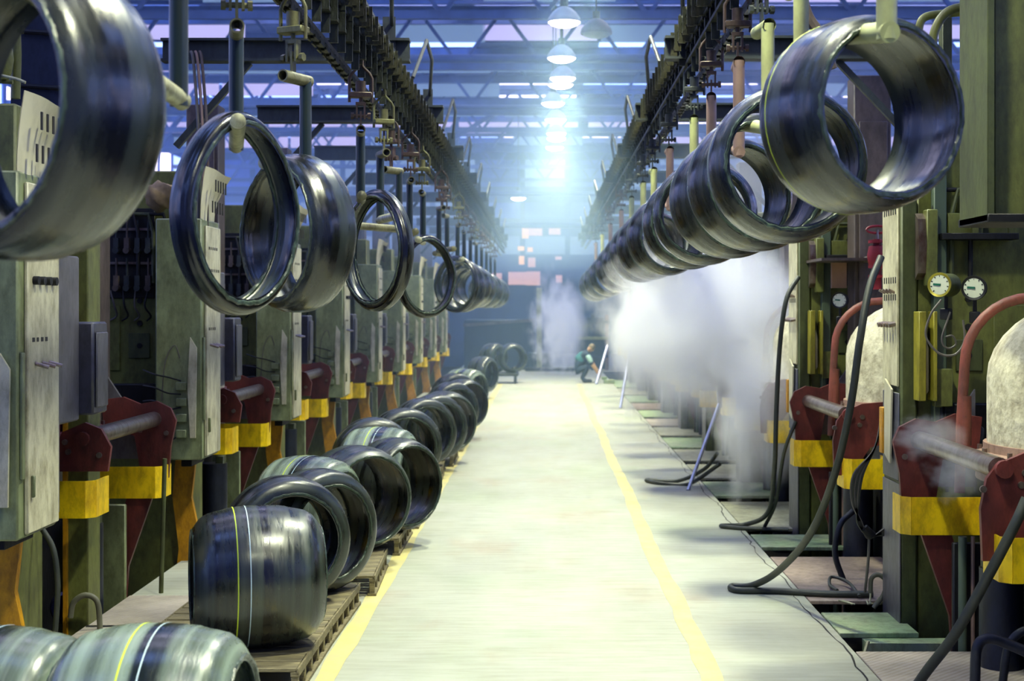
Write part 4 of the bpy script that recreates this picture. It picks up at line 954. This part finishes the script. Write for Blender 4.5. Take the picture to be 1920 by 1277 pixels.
o = MB().tube(spline([(X(1600, 8.5), 8.6, -.25), (X(1612, 8.6), 8.55, -.1), (X(1628, 8.6), 8.6, .01)], 4), .012, 6).build('bent_stick', PEG); tag(o, 'short bent stick poking out of the near floor slot', 'stick')
r_ = random.Random(4); t = thing('rubble_heap', 'small heap of rags and straws at the foot of the right cabinet', 'debris', P(1625, 1125, 9.7))
for i in range(9):
    a = r_.uniform(0, 6.28); MB().cyl((t.location.x+.1*math.cos(a), t.location.y, t.location.z-.03), (t.location.x+.2*math.cos(a), t.location.y+.08*math.sin(a), t.location.z+r_.uniform(-.03, .08)), .006, 5).build('straw', PEG, t)

# ------------------------------------------------------------------ far end
t = thing('dark_enclosure', 'dark blue clad enclosure standing at the far end of the aisle', 'enclosure', (X(950, 47), 47, 0))
MB().box(X(870, 47), X(1003, 47), 47, 50, 0, Zp(600, 47), .02).build('body', CONT, t)
MB().bar((X(868, 46.95), 46.95, Zp(610, 47)), (X(1003, 46.95), 46.95, Zp(600, 47)), .05, .10).build('top_rail', GREYP, t)
MB().box(X(990, 46.9), X(1035, 46.9), 46.7, 47.0, 0, Zp(660, 47), .02).build('side_bin', CONT, t)
o = MB().box(X(985, 45.5), X(1078, 45.5), 45.4, 45.6, .02, .12, .01).build('floor_kerb', BEAM); tag(o, 'low dark kerb across the end of the aisle', 'kerb')
o = MB().box(X(1006, 46), X(1016, 46), 46, 46.16, -.02, Zp(540, 46), .01).build('yellow_post', PIPEL); tag(o, 'pale yellow post standing in the far steam', 'post')
t = thing('storage_frame', 'blue steel storage frame at the far right behind the crouching person', 'frame', (X(1110, 47), 47, 0))
for px in (1085, 1112, 1138): MB().box(X(px, 47)-.06, X(px, 47)+.06, 47, 47.12, -.02, Zp(590, 47), .01).build('upright', PIPEP if px == 1138 else CONT, t)
for py in (604, 634, 668): MB().box(X(1083, 46.98), X(1140, 46.98), 46.95, 47.1, Zp(py, 47)-.05, Zp(py, 47)+.05, .01).build('shelf_bar', PIPEL if py == 634 else CONT, t)
MB().box(X(1083, 47.4), X(1140, 47.4), 47.4, 47.5, 0, Zp(596, 47)).build('back_panel', CONT, t)
# tyre rack
dr_ = 38.6; t = thing('tyre_rack', 'low steel rack on legs holding two tyres at the far left', 'rack', (X(950, dr_), dr_, 0))
x0, x1 = X(905, dr_), X(972, dr_)
MB().box(x0, x1, dr_-.5, dr_+.5, .20, .27, .008).build('platform', BEAM, t)
for xx in (x0+.05, x1-.08):
    for yy in (dr_-.45, dr_+.42): MB().box(xx-.03, xx+.03, yy-.03, yy+.03, .0, .20, .004).build('leg', BEAM, t)
tyre('drum', X(925, dr_), dr_+.1, .27+.395, 50, 'tyre with white spots on the left of the far rack', 'uncured tyres on the far rack')
tyre('drum', X(960, dr_), dr_, .27+.395, 20, 'tyre facing the aisle on the right of the far rack', 'uncured tyres on the far rack')

# crouching person
def skin_body(name, verts, edges, radii, m, parent, sub=2):
    me = bpy.data.meshes.new(name); me.from_pydata(verts, edges, []); o = bpy.data.objects.new(name, me); COL.objects.link(o); o.parent = parent
    sk = o.modifiers.new('skin', 'SKIN'); sk.use_smooth_shade = True
    for i, r in enumerate(radii): me.skin_vertices[0].data[i].radius = (r, r) if not isinstance(r, tuple) else r
    me.skin_vertices[0].data[0].use_root = True
    if sub: sm = o.modifiers.new('sub', 'SUBSURF'); sm.levels = sub; sm.render_levels = sub
    me.materials.append(m); return o
dp = 38.8; pt = thing('person', 'person crouching in navy trousers and teal top, reaching to the floor', 'person', (X(1092, dp), dp, 0))
# body in local metres: facing +x, squatting; x forward, z up
V = [(-.18, 0, .36), (-.10, 0, .52), (.02, 0, .68), (.12, 0, .80), (.17, 0, .86),
     (.12, -.17, .76), (.24, -.20, .52), (.38, -.16, .30), (.43, -.15, .24),
     (.12, .17, .76), (.26, .18, .54), (.40, .14, .32), (.45, .13, .26),
     (-.14, -.11, .32), (.16, -.17, .44), (-.02, -.14, .10), (.12, -.15, .04),
     (-.14, .11, .32), (.16, .17, .42), (-.02, .14, .10), (.12, .15, .04)]
E = [(0, 1), (1, 2), (2, 3), (3, 4), (3, 5), (5, 6), (6, 7), (7, 8), (3, 9), (9, 10), (10, 11), (11, 12), (0, 13), (13, 14), (14, 15), (15, 16), (0, 17), (17, 18), (18, 19), (19, 20)]
R_ = [.17, .16, .165, .13, .06, .07, .05, .038, .032, .07, .05, .038, .032, .11, .085, .055, .05, .11, .085, .055, .05]
skin_body('body', V, E, R_, TROUSER, pt)
skin_body('shirt', [(-.13, 0, .53), (-.05, 0, .62), (.03, 0, .70), (.11, 0, .79)], [(0, 1), (1, 2), (2, 3)], [.172, .178, .175, .14], SHIRT, pt, 2)
skin_body('sleeve', [(.11, -.16, .77), (.18, -.19, .65), (.24, -.20, .53)], [(0, 1), (1, 2)], [.082, .070, .062], SLEEVE, pt, 2)
skin_body('sleeve', [(.11, .16, .77), (.19, .18, .66), (.26, .18, .55)], [(0, 1), (1, 2)], [.082, .070, .062], SLEEVE, pt, 2)
skin_body('forearm', [(.24, -.20, .52), (.32, -.18, .40), (.40, -.155, .27), (.43, -.15, .22)], [(0, 1), (1, 2), (2, 3)], [.054, .047, .036, .040], SKIN, pt, 2)
skin_body('forearm', [(.26, .18, .54), (.34, .16, .42), (.42, .135, .29), (.45, .13, .24)], [(0, 1), (1, 2), (2, 3)], [.054, .047, .036, .040], SKIN, pt, 2)
for s in (-1, 1):
    hx, hy, hz = (.43, -.15, .21) if s < 0 else (.45, .13, .23)
    for k in range(4): MB().tube([(hx, hy+(k-1.5)*.018, hz), (hx+.03, hy+(k-1.5)*.019, hz-.04), (hx+.03, hy+(k-1.5)*.018, hz-.075+.006*abs(k-1.5))], [.010, .009, .007], 6).build('finger', SKIN, pt, False)
    MB().tube([(hx-.01, hy-.03*s, hz+.01), (hx+.02, hy-.05*s, hz-.02), (hx+.035, hy-.045*s, hz-.045)], [.012, .010, .008], 6).build('thumb', SKIN, pt, False)
hd = MB().lathe([(0, -.12), (.05, -.112), (.072, -.07), (.082, 0), (.078, .05), (.055, .095), (0, .115)], (0, 0, 0), n=20).build('head', SKIN, pt, False)
hd.location = (.24, 0, .93); hd.rotation_euler = (0, .75, 0)
MB().lathe([(.088, -.01), (.088, .03), (.08, .07), (.055, .11), (0, .125)], (-.008, 0, 0), n=20).build('hair', HAIR, hd, False)
MB().add([(.078, -.012, .0), (.078, .012, .0), (.100, 0, -.03), (.075, 0, -.04), (.08, 0, .02)], [(0, 2, 4), (1, 4, 2), (0, 3, 2), (1, 2, 3)]).build('nose', SKIN, hd, False)
for s in (-1, 1):
    MB().lathe([(0, -.012), (.018, -.008), (.02, .006), (0, .012)], (0, s*.082, -.01), 'y', 10).build('ear', SKIN, hd, False)
    MB().lathe([(0, -.005), (.009, 0), (0, .005)], (.074, s*.03, .008), 'x', 8).build('eye', DARK, hd, False)
    sh = MB().box(.0, .26, s*.15-.05, s*.15+.05, 0, .08, .03).build('shoe', DARK, pt, False)
MB().box(.072, .08, -.022, .022, -.066, -.058).build('mouth', PINK, hd, False)
o = MB().box(X(1132, 38.3), X(1152, 38.3), 38.2, 38.5, .0, .10, .01).box(X(1128, 38.3), X(1138, 38.3), 38.25, 38.4, .1, .18, .01).build('tool_box', PLATEG); tag(o, 'greenish tool box on the floor by the crouching person', 'tool box')

# ------------------------------------------------------------------ steam and haze
def steam_mat(name, dens, scale, th, col=(.9, .93, .95)):
    m = bpy.data.materials.new(name); m.use_nodes = True
    nt = m.node_tree; N = nt.nodes; L = nt.links; N.clear()
    out = N.new('ShaderNodeOutputMaterial'); vs = N.new('ShaderNodeVolumeScatter'); vs.inputs['Color'].default_value = (*col, 1); vs.inputs['Anisotropy'].default_value = .2
    tc = N.new('ShaderNodeTexCoord')
    wn = N.new('ShaderNodeTexNoise'); wn.inputs['Scale'].default_value = scale; wn.inputs['Detail'].default_value = 3; L.new(tc.outputs['Object'], wn.inputs['Vector'])
    sb = N.new('ShaderNodeVectorMath'); sb.operation = 'SUBTRACT'; L.new(wn.outputs['Color'], sb.inputs[0]); sb.inputs[1].default_value = (.5, .5, .5)
    ma = N.new('ShaderNodeVectorMath'); ma.operation = 'MULTIPLY_ADD'; L.new(sb.outputs[0], ma.inputs[0]); ma.inputs[1].default_value = (1.5, 1.5, 1.5); L.new(tc.outputs['Object'], ma.inputs[2])
    gr = N.new('ShaderNodeVectorMath'); gr.operation = 'LENGTH'; L.new(ma.outputs[0], gr.inputs[0])
    n = N.new('ShaderNodeTexNoise'); n.inputs['Scale'].default_value = scale; n.inputs['Detail'].default_value = 3; n.inputs['Roughness'].default_value = .55; L.new(tc.outputs['Object'], n.inputs['Vector'])
    # density = clamp((1 - r) * a + (noise - 0.5) * b)
    a = N.new('ShaderNodeMath'); a.operation = 'SUBTRACT'; a.inputs[0].default_value = 1.0; L.new(gr.outputs['Value'], a.inputs[1])
    b = N.new('ShaderNodeMath'); b.operation = 'MULTIPLY_ADD'; L.new(n.outputs['Fac'], b.inputs[0]); b.inputs[1].default_value = 1.2; b.inputs[2].default_value = -.6-th
    c = N.new('ShaderNodeMath'); c.operation = 'ADD'; L.new(a.outputs[0], c.inputs[0]); L.new(b.outputs[0], c.inputs[1])
    d_ = N.new('ShaderNodeMath'); d_.operation = 'MULTIPLY'; L.new(c.outputs[0], d_.inputs[0]); d_.inputs[1].default_value = dens; 
    e = N.new('ShaderNodeMath'); e.operation = 'MAXIMUM'; L.new(d_.outputs[0], e.inputs[0]); e.inputs[1].default_value = 0
    L.new(e.outputs[0], vs.inputs['Density']); L.new(vs.outputs[0], out.inputs['Volume'])
    return m
def puff(c, r, m, label, tiltx=0.):
    bm = bmesh.new(); bmesh.ops.create_icosphere(bm, subdivisions=3, radius=1.45)
    me = bpy.data.meshes.new('steam_cloud'); bm.to_mesh(me); bm.free(); me.materials.append(m)
    o = bpy.data.objects.new('steam_cloud', me); COL.objects.link(o); o.location = c; o.scale = r; o.rotation_euler = (0, math.radians(tiltx), 0)
    tag(o, label, 'steam', None, 'stuff'); return o
ST = steam_mat('dense_steam', 6.0, 1.5, -.1, (1, 1, 1))
ST2 = steam_mat('light_steam', 5.0, 2.6, .0, (1, 1, 1))
ST3 = steam_mat('thin_steam', 5.0, 1.8, .1)
ST4 = steam_mat('faint_steam', .55, 1.3, .0)
puff(P(1345, 600, 15.6), (1.10, .75, .95), ST, 'dense white steam billowing between the right presses')
puff(P(1215, 610, 17.6), (.50, .5, .9), ST, 'left lobe of the white steam reaching down to the floor')
puff(P(1420, 770, 14.6), (.45, .4, .80), ST, 'lower plume of steam falling beside the leaning rod')
puff(P(1500, 330, 16.5), (1.5, .8, 1.9), ST4, 'faint steam rising behind the right hanging tyres')
puff(P(1052, 610, 43), (.85, .8, 1.5), ST2, 'far column of steam rising behind the crouching person')
puff(P(1745, 815, 7.6), (.24, .16, .13), ST3, 'thin wisp of steam curling over the near right roller')
puff(P(1800, 885, 7.4), (.18, .14, .16), ST3, 'thin wisp of steam drifting down over the yellow guard')
for (nm, dens, z0, z1, lab) in (('low_haze', .006, .03, 6.15, 'thin blue haze low over the far floor'), ('high_haze', .017, 3.0, 6.10, 'pale blue haze under the roof at the far end')):
    hm = bpy.data.materials.new(nm); hm.use_nodes = True
    N = hm.node_tree.nodes; N.clear(); out = N.new('ShaderNodeOutputMaterial'); vs = N.new('ShaderNodeVolumeScatter')
    vs.inputs['Color'].default_value = (.50, .74, 1.0, 1); vs.inputs['Density'].default_value = dens; vs.inputs['Anisotropy'].default_value = .3
    hm.node_tree.links.new(vs.outputs[0], out.inputs['Volume'])
    hz = MB().box(-HX+(.1 if z0 < 1 else .2), HX-(.1 if z0 < 1 else .2), 15.0 if z0 < 1 else 16.0, HY1-(.1 if z0 < 1 else .2), z0, z1).build('haze', hm, smooth=False); tag(hz, lab, 'haze', None, 'stuff')
